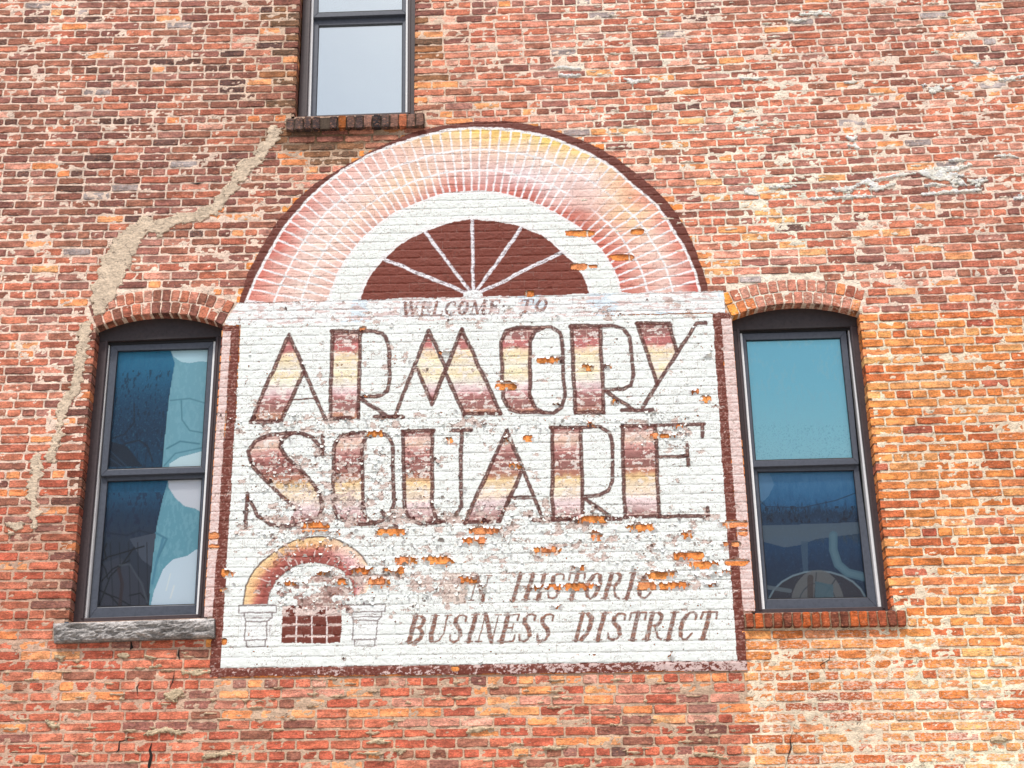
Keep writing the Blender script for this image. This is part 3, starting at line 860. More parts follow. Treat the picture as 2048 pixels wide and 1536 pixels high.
# film lifts at the lips of the holes
hb = hole.astype(float)
for _ in range(4):
    hb = (hb + np.roll(hb, 1, 0) + np.roll(hb, -1, 0) + np.roll(hb, 1, 1) + np.roll(hb, -1, 1)) / 5
YF -= ss(.12, .5, hb) * .0045 * ss(.4, .6, NOI)
YF = np.minimum(YF, -.0012)

sign = link('painted_sign', None, None, None, label='faded painted ARMORY SQUARE welcome sign with arch, peeling off the brick wall', category='wall sign')
sign.location = (0, 0, 0)
idx = np.arange(NX * NZ).reshape(NZ, NX)
q = np.stack([idx[:-1, :-1], idx[:-1, 1:], idx[1:, 1:], idx[1:, :-1]], -1)
okq = film[:-1, :-1] & film[:-1, 1:] & film[1:, 1:] & film[1:, :-1]
qlab = LAB[:-1, :-1]
VV = np.stack([GX, YF, GZ], -1).reshape(-1, 3); CC = C.reshape(-1, 3)
for li_, (nm, lb) in sorted(names.items()):
    qq = q[okq & (qlab == li_)]
    if len(qq) < 20: continue
    used, inv = np.unique(qq.ravel(), return_inverse=True)
    me = mesh_np(nm, VV[used], inv.reshape(-1, 4), CC[used].clip(0, .88), smooth=True)
    o = link(nm, me, sign, M_PAINT)
    if lb: o['label'] = lb

# curling flakes along the lips and in the crazed areas
fl = MB()
lip = film & (hb > .10) & (hb < .45)
cand = np.argwhere(lip & m_pan)
crz = np.argwhere(film & (m_pan | m_cor | m_brd | m_str[0]) & (PEEL * 1.1 + NOI * .5 + edge * .6 > .80))
pick = [tuple(cand[i]) for i in nr.choice(len(cand), min(900, len(cand)), replace=False)] + [tuple(crz[i]) for i in nr.choice(len(crz), min(2300, len(crz)), replace=False)]
gy, gx = np.gradient(hb)
for n_, (r, c) in enumerate(pick):
    u, v = GX[r, c], GZ[r, c]
    nearlip = n_ < min(900, len(cand))
    a = math.atan2(gy[r, c], gx[r, c]) if nearlip and (abs(gy[r, c]) + abs(gx[r, c])) > .01 else rng.uniform(0, 6.28)
    L = rng.uniform(.012, .030) if nearlip else rng.uniform(.007, .022)
    Wd = L * rng.uniform(.7, 1.8)
    curl = rng.uniform(.5, 1.5)
    dx, dz = math.cos(a), math.sin(a); tx, tz = -dz, dx
    col = C[r, c] if rng.random() < .7 else lin((238, 240, 232))
    vs = []; n0 = 4
    for i in range(n0):
        t = i / (n0 - 1)
        wv = Wd * (1 - .55 * t) * .5
        along = L * math.sin(t * curl) / max(curl, .2); out = L * (1 - math.cos(t * curl)) / max(curl, .2)
        for sgn in (-1, 0, 1):
            j = rng.uniform(-.0015, .0015)
            vs.append((u + dx * (along + j) + tx * wv * sgn, YF[r, c] - .0008 - out - (.001 if sgn == 0 else 0), v + dz * (along + j) + tz * wv * sgn))
    fs = []
    for i in range(n0 - 1):
        for j in range(2):
            b0 = i * 3 + j; fs.append((b0, b0 + 1, b0 + 4, b0 + 3))
    fl.add(vs, fs, tuple(np.clip(col, 0, .85)))
fl.build('paint_flake', M_PAINT, sign, smooth=True, kind='stuff', label='curled paint flakes standing off the sign')

# ------------------------------------------------------------------ old stains and soot runs over many courses
def stain(u, v):
    u = np.asarray(u, float); v = np.asarray(v, float)
    n = fbm(u * 1.1, v * .9, 701, 4, .55); m = fbm(u * 4.5, v * .7, 703, 3, .5)
    return np.clip(.62 + .48 * n / .6 * .75 + .35 * (m - .2), .62, 1.3)


# ------------------------------------------------------------------ brick colours
PAL = dict(
    brown=[(150, 98, 82), (138, 88, 76), (158, 104, 86), (132, 86, 78), (164, 110, 90)],
    red=[(188, 112, 88), (200, 124, 98), (178, 104, 84), (196, 130, 108)],
    brick=[(200, 108, 82), (190, 98, 76), (206, 118, 92), (182, 96, 76), (210, 128, 102)],
    orange=[(244, 156, 104), (240, 148, 96), (246, 164, 114)],
    bright=[(252, 158, 86), (250, 150, 80), (246, 156, 102)],
    dark=[(98, 72, 68), (112, 82, 76), (104, 74, 66)],
    mauve=[(158, 108, 96), (168, 118, 106), (152, 100, 90)],
    pink=[(212, 148, 128), (216, 160, 140), (204, 136, 116)],
    grey=[(172, 162, 160), (158, 146, 144)],
    olive=[(122, 92, 70), (138, 98, 70), (156, 104, 70), (106, 82, 66)],
    gold=[(236, 150, 84), (228, 136, 74), (242, 162, 98), (218, 122, 72), (244, 172, 110), (206, 112, 70), (236, 144, 84)])


def zone(x, y):
    lift = 1.04
    lime = 0.04
    if y > 625 and x > 1712 or (y > 1250 and x > 1497):
        w_ = dict(gold=.9, brick=.05, orange=.08); lime = .05 + .11 * min(1, max(0, (y - 1150) / 250))
    elif 540 < x < 870 and y < 330:
        w_ = dict(olive=.55, brown=.3, orange=.07, dark=.08) if y > 255 or x < 600 else dict(brown=.5, red=.2, orange=.15, olive=.15)
        lime = -.03
    elif y > 1345 and y < 1450 and x > 420:
        w_ = dict(orange=.3, brick=.35, mauve=.1, pink=.2, brown=.08); lime = .06 if y < 1400 else .03
    elif y > 1240:
        w_ = dict(brick=.76, mauve=.06, brown=.07, orange=.10, dark=.01); lime = .0
    elif x < 560 and y > 900:
        w_ = dict(brick=.6, red=.15, mauve=.12, orange=.08, brown=.08); lime = 0
    elif x < 560 and y > 520:
        w_ = dict(red=.45, brown=.2, mauve=.15, orange=.11, pink=.08, dark=.02)
    elif x < 600:
        w_ = dict(brown=.50, mauve=.17, red=.17, orange=.04, dark=.04, grey=.012, pink=.05)
    else:
        w_ = dict(red=.46, pink=.14, brown=.2, mauve=.1, orange=.10 if y > 150 else .05, dark=.012, grey=.015)
        lime = .05; lift = 1.16
    if 350 < y < 520 and x > 1400: w_ = dict(w_); w_['orange'] = .17
    r = rng.random() * sum(w_.values())
    for k_, v_ in w_.items():
        r -= v_
        if r <= 0: break
    return lin(rng.choice(PAL[k_])) * lift, lime + rng.uniform(-.05, .05), k_


def mortar_zone(PXm, PYm):
    base = np.zeros(PXm.shape + (3,)); base[:] = lin((234, 210, 192))

    def bl_(m, c):
        base[:] = base * (1 - m[..., None]) + lin(c) * m[..., None]
    bl_(ss(900, 1300, PXm) * (1 - ss(560, 700, PYm)), (242, 220, 202))
    bl_(np.exp(-((PXm - 700) / 200) ** 2 - ((PYm - 180) / 200) ** 2), (200, 168, 138))
    bl_(ss(1200, 1320, PYm), (202, 174, 150))
    bl_((1 - ss(300, 500, PXm)) * ss(900, 1100, PYm), (206, 172, 150))
    bl_((((PYm > 622) & (PXm > 1700)) | ((PYm > 1250) & (PXm > 1497))) * 1., (244, 226, 200))
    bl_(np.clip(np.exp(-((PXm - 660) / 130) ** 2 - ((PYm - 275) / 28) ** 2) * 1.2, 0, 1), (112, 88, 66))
    return base


# ------------------------------------------------------------------ the building
bld = link('brick_building', None, None, None, label='old red brick facade with three sash windows and mended cracks', category='building')
SP = .0125
MX = np.arange(UMIN, UMAX, SP); MZ = np.arange(float(row_v(K1 - 2, 0.)) , float(row_v(K0 + 3, 0.)), SP)
mX, mZ = np.meshgrid(MX, MZ)
mPX, mPY = proj(mX, np.zeros_like(mX), mZ)
mc_ = (mortar_zone(mPX, mPY) * (.35 + .65 * stain(mX, mZ))[..., None]).clip(0, .88)
mY = .0018 - (fbm(mX * 24, mZ * 40, 101, 4, .6) - .5) * .017
limez = ss(1180, 1350, mPY) * ((mPX > 1497) & (mPY > 1230))
upr = ss(1350, 1600, mPX) * (1 - ss(430, 520, mPY)) * ss(0, 150, mPY)
mY -= limez * .0014 * ss(.4, .6, fbm(mX * 3, mZ * 3, 103, 3)) + upr * .0008
mY = np.where(inside(ARCHALL, mPX, mPY) | inside([(446, 600), (1466, 580), (1512, 1225), (1497, 1355), (416, 1360), (408, 1234)], mPX, mPY), np.maximum(mY, .004), mY)
keep = np.ones(mX.shape, bool)
for W in WIN:
    P = W['open']; c0 = P.mean(0)
    P2 = c0 + (P - c0) * (1 + .016 / np.abs(P - c0).max(0))
    keep &= ~inside(P2, mX, mZ)
ix = np.arange(mX.size).reshape(mX.shape)
q = np.stack([ix[:-1, :-1], ix[:-1, 1:], ix[1:, 1:], ix[1:, :-1]], -1)[keep[:-1, :-1] & keep[1:, 1:] & keep[:-1, 1:] & keep[1:, :-1]]
wall = link('wall', mesh_np('wall', np.stack([mX, mY, mZ], -1).reshape(-1, 3), q, mc_.reshape(-1, 3), smooth=True), bld, M_MORTAR)
# solid masonry behind and below the face, with the openings left free
zb, zt = float(MZ[0]), float(MZ[-1])
core = MB()
xs = []
core.prism([(UMIN, 0), (UMAX, 0), (UMAX, zb + .02), (UMIN, zb + .02)], .01, .45, tuple(lin((190, 120, 98))))
for W in WIN:
    jm = MB()
    P = W['open']; n = len(P); g = .005
    ctr = P.mean(0)
    cols_ = tuple(lin((190, 160, 140)))
    for i in range(n - 1 + 1):
        a, b = P[i], P[(i + 1) % n]
        e = (b - a) / (np.linalg.norm(b - a) + 1e-9); nn = np.array([e[1], -e[0]])
        if np.dot((a + b) / 2 - ctr, nn) < 0: nn = -nn
        a2, b2 = a + nn * g, b + nn * g; a3, b3 = a + nn * .034, b + nn * .034
        jm.add([(a2[0], .006, a2[1]), (b2[0], .006, b2[1]), (b2[0], .26, b2[1]), (a2[0], .26, a2[1]), (b3[0], .0062, b3[1]), (a3[0], .0062, a3[1])], [(0, 1, 2, 3), (0, 5, 4, 1)], cols_)
    jm.build('reveal', M_MORTAR, bld)
core.build('lower_wall', M_BRICK, bld)


def brick_verts(cx, cz, hw, hh, ax=(1, 0), y=-.002, back=.012, col=(.3, .1, .08), alpha=0., rough=1., sharp=(False, False), n=12):
    """one worn brick: irregular rounded outline, bevelled face, sides going back"""
    c = min(.010, hh * .42)
    pl = []
    cl, cr = (.001 if sharp[0] else rng.uniform(.2, 1) * c), (.001 if sharp[1] else rng.uniform(.2, 1) * c)
    j = lambda s: rng.uniform(-s, s) * rough
    pl = [(-hw + cl, -hh + j(.0015)), (-hw * .35 + j(.01), -hh + j(.003)), (hw * .35 + j(.01), -hh + j(.003)), (hw - cr, -hh + j(.0015)),
          (hw + j(.001), -hh + cr), (hw + j(.001), hh - cr), (hw - cr, hh + j(.0015)), (hw * .35 + j(.01), hh + j(.0022)), (-hw * .35 + j(.01), hh + j(.0022)), (-hw + cl, hh + j(.0015)),
          (-hw + j(.001), hh - cl), (-hw + j(.001), -hh + cl)]
    bx, bz = ax; px_, pz = -bz, bx
    if bx < 0: px_, pz = bz, -bx
    vs = []
    W3 = lambda p, yy: (cx + p[0] * bx + p[1] * px_, yy, cz + p[0] * bz + p[1] * pz)
    k = .0040
    for p in pl: vs.append(W3(p, back))
    for p in pl: vs.append(W3(p, y + .0035 + j(.001)))
    tilt, tz = j(.0018), j(.0012)
    for p in pl:
        f = 1 - k / hh; g = 1 - k / hw
        vs.append(W3((p[0] * g, p[1] * f), y + tilt * p[0] / hw + tz * p[1] / hh + j(.0011)))
    vs.append(W3((-hw * .4 + j(.01), j(.006)), y + j(.0022)))
    vs.append(W3((hw * .4 + j(.01), j(.006)), y + j(.0022)))
    N = 12; fs = []
    for i in range(N):
        i2 = (i + 1) % N
        fs.append((i, i2, i2 + N, i + N)); fs.append((i + N, i2 + N, i2 + 2 * N, i + 2 * N))
    A, B = 3 * N, 3 * N + 1
    r = [i + 2 * N for i in range(N)]
    fs += [(r[0], r[1], A), (r[1], r[2], B, A), (r[2], r[3], B), (r[3], r[4], B), (r[4], r[5], B), (r[5], r[6], B), (r[6], r[7], B), (r[7], r[8], A, B), (r[8], r[9], A), (r[9], r[10], A), (r[10], r[11], A), (r[11], r[0], A)]
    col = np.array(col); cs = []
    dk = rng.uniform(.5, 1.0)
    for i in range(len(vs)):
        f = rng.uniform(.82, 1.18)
        if N <= i < 2 * N: f *= rng.choice([.22, .4, .9, 1.0]) if i < N + 4 or i > N + 5 else rng.uniform(.5, 1)  # rim darkened at random: joint shade and dirt painted into the colour
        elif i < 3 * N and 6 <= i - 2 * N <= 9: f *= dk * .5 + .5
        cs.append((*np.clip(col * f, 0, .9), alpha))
    return vs, fs, cs


field = []
for b in bricks:
    um = (b['u0'] + b['u1']) / 2; vm = float(row_v(b['k'], um))
    k = b['k']
    sp_up = abs(float(row_v(k - 1, um)) - vm); sp_dn = abs(float(row_v(min(k + 1, K1), um)) - vm) or .067
    h = min(sp_up, sp_dn) - .0142 * rng.uniform(.75, 1.25)
    slope = (float(row_v(k, b['u1'])) - float(row_v(k, b['u0']))) / (b['u1'] - b['u0'])
    ax = (1 / math.hypot(1, slope), slope / math.hypot(1, slope))
    x, y = proj(np.float64(um), np.float64(0), np.float64(vm))
    hid = inside(ARCHALL, x, y) or inside(PANEL, x, y) or inside(CORNICE, x, y) or (1442 < x < 1500 and 640 < y < 1215) or (415 < x < 445 and 700 < y < 1220)
    under = hid or inside(BORDERS[0], x, y)
    col, lime, kind = zone(float(x), float(y))
    col = col * stain(um, vm)
    if under:
        col = lin(rng.choice(PAL['bright'])); lime = -.1; kind = 'bright'
    if (b['jr'] and 100 < x < 200) :
        col = col * rng.uniform(.45, .8)
    if (b['jl'] or b['jr']) and x > 1700: lime -= .06
    yy = rng.uniform(-.0045, .0005) if not under else rng.uniform(-.0012, .0006)
    if kind in ('orange', 'grey') and not under: yy = rng.uniform(-.003, .002)
    back = .118 if (b['jl'] or b['jr']) else .012
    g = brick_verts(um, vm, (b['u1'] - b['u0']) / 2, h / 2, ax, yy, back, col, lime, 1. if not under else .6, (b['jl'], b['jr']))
    x0, y0 = proj(np.float64(b['u0']), np.float64(0), np.float64(vm - h / 2)); x1, y1 = proj(np.float64(b['u1']), np.float64(0), np.float64(vm + h / 2))
    vis = 0 < x0 and x1 < 2048 and 0 < y1 and y0 < 1536 and not under
    field.append((abs(x1 - x0) * abs(y0 - y1) if vis else 0, g))
order = sorted(range(len(field)), key=lambda i: -field[i][0])
pickd = set(order[:300])
rest = MB()
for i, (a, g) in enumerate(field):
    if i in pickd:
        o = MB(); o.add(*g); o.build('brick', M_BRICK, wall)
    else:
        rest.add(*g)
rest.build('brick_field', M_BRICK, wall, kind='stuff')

# arches over the lower windows
for W in WIN[:2]:
    cx, cz, r = W['circ']; t0, t1 = W['ang']
    par = link('window_arch', None, bld, None, label='two ring rowlock brick arch over the %s window' % W['key'])
    bed = MB()
    P = []
    for i in range(17): a = t0 + .02 + (t1 - t0 - .04) * i / 16; P.append((cx + (r + .003) * math.cos(a), cz + (r + .003) * math.sin(a)))
    for i in range(16, -1, -1): a = t0 + .02 + (t1 - t0 - .04) * i / 16; P.append((cx + (r + .205) * math.cos(a), cz + (r + .205) * math.sin(a)))
    for i in range(16):
        p0, p1, p2, p3 = P[i], P[i + 1], P[32 - i], P[33 - i]
        bed.add([(p0[0], .0035, p0[1]), (p1[0], .0035, p1[1]), (p2[0], .0035, p2[1]), (p3[0], .0035, p3[1]), (p0[0], .12, p0[1]), (p1[0], .12, p1[1])], [(0, 3, 2, 1), (0, 1, 5, 4)], tuple(lin((228, 205, 186))))
    bed.build('mortar_bed', M_MORTAR, par)
    for ring_i in range(2):
        rm = r + .048 + ring_i * .101
        nb = int(abs(t1 - t0) * rm / .0685)
        for i in range(nb):
            a = t0 + (t1 - t0) * (i + .5) / nb + rng.uniform(-.001, .001)
            x, y = proj(np.float64(cx + rm * math.cos(a)), np.float64(0), np.float64(cz + rm * math.sin(a)))
            if W['key'] == 'left': col = lin(rng.choice(PAL['red'] + PAL['red'] + PAL['brown'] + PAL['pink'])); lm = .0
            else: col = lin(rng.choice(PAL['red'] + PAL['orange'][:1] + PAL['pink'] + [(214, 130, 84)])); lm = .09
            if W['key'] == 'right' and i == 0: col = lin((248, 160, 72))
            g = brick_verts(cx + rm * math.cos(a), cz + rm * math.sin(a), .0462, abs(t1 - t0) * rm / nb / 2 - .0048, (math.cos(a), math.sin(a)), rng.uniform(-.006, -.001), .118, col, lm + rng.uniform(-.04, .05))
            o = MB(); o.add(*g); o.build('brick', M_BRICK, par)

# sills
s = SILLS[0]
tl, tr, br, bl_ = [np.array(p) for p in s['o']]
nu, nv = 70, 12
g = []
for j in range(nv + 1):
    for i in range(nu + 1):
        a, b = i / nu, j / nv
        p = (tl * (1 - a) + tr * a) * (1 - b) + (bl_ * (1 - a) + br * a) * b
        e = min(a, 1 - a, b * .3, (1 - b) * .3)
        k = float(fbm(np.array(p[0] * 13.), np.array(p[1] * 26.), 201, 5, .6)) - .5
        k2 = abs(float(fbm(np.array(p[0] * 9. + p[1] * 14), np.array(p[1] * 30.), 207, 4, .6)) - .5)
        yy = s['dep'] + .012 - min(1, e / .03) * (.026 + k * .045 - k2 * .08)
        if b == 0 or b == 1: p = p + np.array([0, k * .006])
        g.append((p[0], yy, p[1]))
ids = np.arange((nu + 1) * (nv + 1)).reshape(nv + 1, nu + 1)
fsq = [(int(ids[j + 1, i]), int(ids[j + 1, i + 1]), int(ids[j, i + 1]), int(ids[j, i])) for j in range(nv) for i in range(nu)]
st = MB()
def stc(p):
    n_ = float(fbm(np.array(p[0] * 20.), np.array(p[2] * 40.), 211, 4, .6))
    return tuple(lin((150, 147, 145)) * (.45 + 1.2 * n_) * (.8 + .5 * min(1, max(0, (p[2] - bl_[1]) / .13))))
st.add(g, fsq, [stc(p) for p in g])
top = [g[int(i)] for i in ids[0]]; bot = [g[int(i)] for i in ids[-1]]
for rowp, fl_ in ((top, 1), (bot, 0)):
    v = rowp + [(p[0], .16, p[2]) for p in rowp]; m_ = len(rowp)
    st.add(v, [((i, i + 1, i + 1 + m_, i + m_) if fl_ else (i + 1, i, i + m_, i + 1 + m_)) for i in range(m_ - 1)], [tuple(lin((120, 118, 116)))] * len(v))
for colp in (0, nu):
    c_ = [g[int(ids[j, colp])] for j in range(nv + 1)]; v = c_ + [(p[0], .16, p[2]) for p in c_]; m_ = len(c_)
    st.add(v, [(i, i + 1, i + 1 + m_, i + m_) for i in range(m_ - 1)], [tuple(lin((120, 118, 116)))] * len(v))
st.build('stone_sill', M_STONE, bld, label='rough grey stone sill under the left window')
for s, nbk, pal in ((SILLS[1], 17, [(168, 84, 48), (150, 76, 50), (190, 96, 48), (130, 70, 50), (120, 66, 50)]), (SILLS[2], 16, [(86, 66, 60), (96, 80, 76), (70, 58, 58), (120, 92, 82), (44, 42, 46), (140, 104, 92)])):
    par = link('brick_sill', None, bld, None, label='rowlock brick sill under the %s window' % s['key'])
    tl, tr, br, bl2 = [np.array(p) for p in s['o']]
    bd = MB(); y0 = s['dep'] + .012
    q4 = [tl + (0, -.004), tr + (0, -.004), br + (0, .004), bl2 + (0, .004)]
    bd.prism([tuple(p) for p in q4], y0, .16, tuple(lin((150, 125, 100) if s['key'] == 'right' else (84, 72, 62))))
    bd.build('mortar_bed', M_MORTAR, par)
    for i in range(nbk):
        a = (i + .5) / nbk
        ptop = tl * (1 - a) + tr * a; pbot = bl2 * (1 - a) + br * a
        cc = (ptop + pbot) / 2; hh = np.linalg.norm(ptop - pbot) / 2
        wd = np.linalg.norm(tr - tl) / nbk / 2 - .0045 + rng.uniform(-.002, .001)
        col = lin(rng.choice(pal))
        if s['key'] == 'top' and i in (6,): col = lin((150, 84, 36))
        if s['key'] == 'top' and i in (13,): col = lin((190, 110, 76))
        yb = s['dep'] + rng.uniform(-.006, .006)
        if s['key'] == 'top' and i == 4: yb += .03; col = lin((90, 80, 80))
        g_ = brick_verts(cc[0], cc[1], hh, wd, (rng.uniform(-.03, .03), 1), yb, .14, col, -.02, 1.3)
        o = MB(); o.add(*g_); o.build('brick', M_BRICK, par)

# ------------------------------------------------------------------ cement repairs, mortar smears
LS = .0042


def lump(mb, path, widths, thick, col, nseg=10, seed=0, yoff=-.002, ragged=.35):
    """ragged smear of cement or mortar along a path: a lumpy plateau with broken edges"""
    P = U(path); W_ = np.array(widths) / 285.0 / 2; pad = W_.max() * 1.8 + .012
    x0, x1, z0, z1 = P[:, 0].min() - pad, P[:, 0].max() + pad, P[:, 1].min() - pad, P[:, 1].max() + pad
    X, Z = np.meshgrid(np.arange(x0, x1, LS), np.arange(z0, z1, LS))
    best_ = np.full(X.shape, 9.)
    for i in range(len(P) - 1):
        (ax, ay), (bx, by) = P[i], P[i + 1]
        vx, vy = bx - ax, by - ay
        t = np.clip(((X - ax) * vx + (Z - ay) * vy) / (vx * vx + vy * vy + 1e-12), 0, 1)
        d = np.hypot(X - ax - t * vx, Z - ay - t * vy)
        best_ = np.minimum(best_, d - (W_[i] + (W_[i + 1] - W_[i]) * t))
    big = W_.max() > .03
    am = .085 if big else W_.max() * 1.6
    f = -best_ + (fbm(X * (16 if big else 40), Z * (26 if big else 90), 301 + seed, 5, .62) - .5) * am * 1.3
    inm = f > 0
    n_a = fbm(X * 22, Z * 34, 501, 5, .6); n_b = fbm(X * 80, Z * 80, 503, 4, .65)
    Y = np.where(inm, yoff - thick * (.35 + 1.0 * n_a) * ss(0, .006, f) - (n_b - .5) * .002, .006)
    keep_ = (inm | np.roll(inm, 1, 0) | np.roll(inm, -1, 0) | np.roll(inm, 1, 1) | np.roll(inm, -1, 1))
    ids_ = np.arange(X.size).reshape(X.shape)
    q_ = np.stack([ids_[:-1, :-1], ids_[:-1, 1:], ids_[1:, 1:], ids_[1:, :-1]], -1)[keep_[:-1, :-1] & keep_[1:, 1:] & keep_[:-1, 1:] & keep_[1:, :-1]]
    if len(q_) < 2: return
    used_, inv_ = np.unique(q_.ravel(), return_inverse=True)
    VV_ = np.stack([X, Y, Z], -1).reshape(-1, 3)[used_]
    cc_ = (lin(col) * (.72 + .45 * n_a + .25 * (n_b - .3))[..., None]).reshape(-1, 3)[used_].clip(0, .85)
    base = len(mb.v)
    mb.v += [tuple(p) for p in VV_.tolist()]; mb.c += [tuple(p) for p in cc_.tolist()]
    mb.f += [tuple(int(a) + base for a in r_) for r_ in inv_.reshape(-1, 4)]


CEM = (216, 197, 174)
c1_ = MB()
lump(c1_, [(552, 262), (535, 290), (515, 318), (490, 335), (468, 368), (448, 392), (425, 418), (395, 432), (350, 442), (318, 455), (300, 462)], [30, 32, 32, 34, 28, 26, 32, 28, 34, 42, 18], .006, CEM, seed=1)
lump(c1_, [(290, 448), (262, 474), (243, 500), (228, 528), (216, 560), (207, 590), (200, 612), (192, 628)], [34, 56, 58, 62, 58, 50, 34, 14], .006, (218, 199, 176), seed=2, ragged=.2)
c1_.build('cement_patch', M_CEMENT, bld, smooth=True, label='broad grey cement repair running from the top window sill down to the left arch')
c2_ = MB()
lump(c2_, [(172, 652), (165, 690), (160, 715), (156, 745), (148, 780), (133, 800), (121, 830), (118, 868), (108, 890), (100, 915)], [20, 24, 20, 22, 28, 26, 17, 15, 26, 24], .006, CEM, seed=3)
lump(c2_, [(72, 915), (74, 945), (66, 968), (66, 1000), (69, 1030), (66, 1048)], [22, 24, 22, 20, 20, 14], .006, CEM, seed=4)
lump(c2_, [(18, 1050), (28, 1058), (40, 1052)], [10, 18, 10], .014, CEM, seed=5)
c2_.build('cement_patch', M_CEMENT, bld, smooth=True, label='narrow broken cement repair beside the left window')
sm = MB()
SM = [((1722, 368), (1735, 362), (1750, 372), 14), ((1665, 380), (1700, 378), (1722, 366), 9), ((1740, 380), (1765, 375), (1790, 368), 8), ((1620, 398), (1700, 394), (1750, 393), 7), ((1745, 360), (1800, 350), (1840, 345), 6), ((1845, 345), (1880, 350), (1925, 352), 18), ((1870, 338), (1900, 340), (1940, 330), 9), ((1900, 322), (1915, 320), (1930, 321), 7),
      ((1908, 366), (1920, 362), (1930, 366), 13), ((1938, 362), (1955, 366), (1972, 358), 11), ((1845, 390), (1900, 384), (1965, 380), 7), ((1850, 372), (1870, 368), (1890, 372), 6), ((1850, 170), (1865, 180), (1900, 178), 13), ((1495, 382), (1505, 384), (1512, 386), 16), ((1540, 375), (1570, 374), (1590, 372), 7), ((1480, 157), (1510, 158), (1530, 156), 6), ((1690, 165), (1705, 166), (1712, 164), 6),
      ((2000, 160), (2025, 157), (2048, 152), 7), ((1970, 135), (1985, 140), (1990, 136), 6), ((1940, 122), (1955, 128), (1960, 125), 6), ((1695, 275), (1705, 278), (1712, 274), 9), ((1700, 293), (1710, 292), (1716, 296), 9), ((2030, 398), (2040, 396), (2048, 394), 10), ((1990, 312), (2020, 312), (2035, 316), 6), ((1470, 255), (1490, 258), (1520, 255), 5), ((1600, 30), (1640, 26), (1660, 30), 9), ((1570, 40), (1590, 42), (1610, 40), 6), ((1250, 160), (1270, 164), (1300, 158), 8), ((1120, 150), (1150, 152), (1160, 150), 7), ((1100, 138), (1130, 135), (1160, 138), 6)]
for n_, (a, b, c, w_) in enumerate(SM):
    lump(sm, [a, b, c], [w_ * .9, w_ * 1.5, w_ * .8], .010, (252, 242, 230), 6, 20 + n_, ragged=.5)
for n_ in range(90):      # small blobs where the pointing squeezed out, upper right
    x, y = rng.uniform(1150, 2048), rng.uniform(0, 520)
    k = int(round((y - 24.7) / 16)); l_ = rng.uniform(8, 30)
    lump(sm, [(x, y), (x + l_ * .5, y + rng.uniform(-1, 1)), (x + l_, y - l_ * .03)], [3, rng.uniform(4, 8), 2], .006, (244, 224, 206), 4, 60 + n_, ragged=.5)
sm.build('mortar_smear', M_CEMENT, bld, smooth=True, kind='stuff', label='pale ridges of squeezed out mortar right of the arch')
sm2 = MB()
for a, b, c, w_ in [((290, 1468), (330, 1460), (365, 1466), 11), ((365, 1345), (395, 1346), (420, 1344), 9), ((335, 1390), (350, 1388), (366, 1384), 16), ((405, 1514), (430, 1510), (460, 1507), 9), ((300, 1334), (320, 1332), (312, 1330), 6), ((92, 1442), (105, 1450), (118, 1452), 9), ((735, 1486), (760, 1483), (780, 1485), 7), ((935, 1464), (960, 1458), (985, 1456), 8), ((1088, 1494), (1110, 1498), (1135, 1494), 8), ((715, 1506), (740, 1508), (760, 1505), 5), ((1390, 1508), (1430, 1512), (1460, 1518), 8), ((790, 1500), (800, 1504), (812, 1500), 9), ((290, 1312), (300, 1316), (312, 1316), 5), ((112, 1314), (122, 1316), (130, 1312), 8), ((240, 1312), (250, 1310), (258, 1314), 9), ((1985, 1480), (2000, 1476), (2015, 1478), 10), ((1130, 1533), (1150, 1534), (1165, 1532), 8)]:
    lump(sm2, [a, b, c], [w_ * .8, w_ * 1.2, w_ * .6], .015, (206, 186, 156), 6, int(a[0]) % 97, ragged=.5)
for n_ in range(130):
    x, y = rng.uniform(0, 1480), rng.uniform(1300, 1536)
    if y < 1356 and x > 410: continue
    l_ = rng.uniform(8, 34)
    lump(sm2, [(x, y), (x + l_ * .5, y + rng.uniform(-1, 1)), (x + l_, y - l_ * .015)], [3, rng.uniform(3, 8), 2], .009, (200, 174, 146), 4, 160 + n_, ragged=.5)
sm2.build('mortar_smear', M_CEMENT, bld, smooth=True, kind='stuff', label='grey brown ridges of squeezed out mortar below the sign')

# open cracks: dark irregular slits sunk between the bricks
M_CRACK = flat_mat('crack_dark', (34, 26, 24), .95, .1)
def crack(pts, w_):
    ck = MB()
    P = U(pts); L_, R_ = [], []
    for i, p in enumerate(P):
        d = P[min(i + 1, len(P) - 1)] - P[max(i - 1, 0)]; d = d / np.linalg.norm(d); n_ = np.array([-d[1], d[0]])
        k = w_ / 285 / 2 * (rng.uniform(.5, 1.3) if 0 < i < len(P) - 1 else .15)
        L_.append(p + n_ * k); R_.append(p - n_ * k)
    V = [(p[0], -.0056, p[1]) for p in L_] + [(p[0], -.0056, p[1]) for p in R_]; n = len(P)
    ck.add(V, [(i, i + 1, i + 1 + n, i + n) for i in range(n - 1)], tuple(lin((34, 26, 24))))
    ck.build('wall_crack', M_CRACK, bld)


crack([(304, 1486), (300, 1500), (303, 1512), (299, 1530), (297, 1545)], 5)
crack([(257, 1465), (255, 1480), (239, 1484), (238, 1500), (233, 1506)], 3)
crack([(359, 1296), (357, 1310), (360, 1320)], 3.5); crack([(350, 1340), (346, 1362), (338, 1380)], 2.5); crack([(300, 1400), (302, 1412)], 3); crack([(280, 1365), (274, 1375), (276, 1392)], 3)
crack([(1585, 1463), (1580, 1478), (1582, 1495), (1577, 1510), (1570, 1536)], 2.5); crack([(1660, 1298), (1658, 1320), (1640, 1330), (1650, 1345)], 2)
crack([(380, 367), (396, 368), (408, 366)], 3.5); crack([(260, 1300), (264, 1296), (262, 1282)], 7)

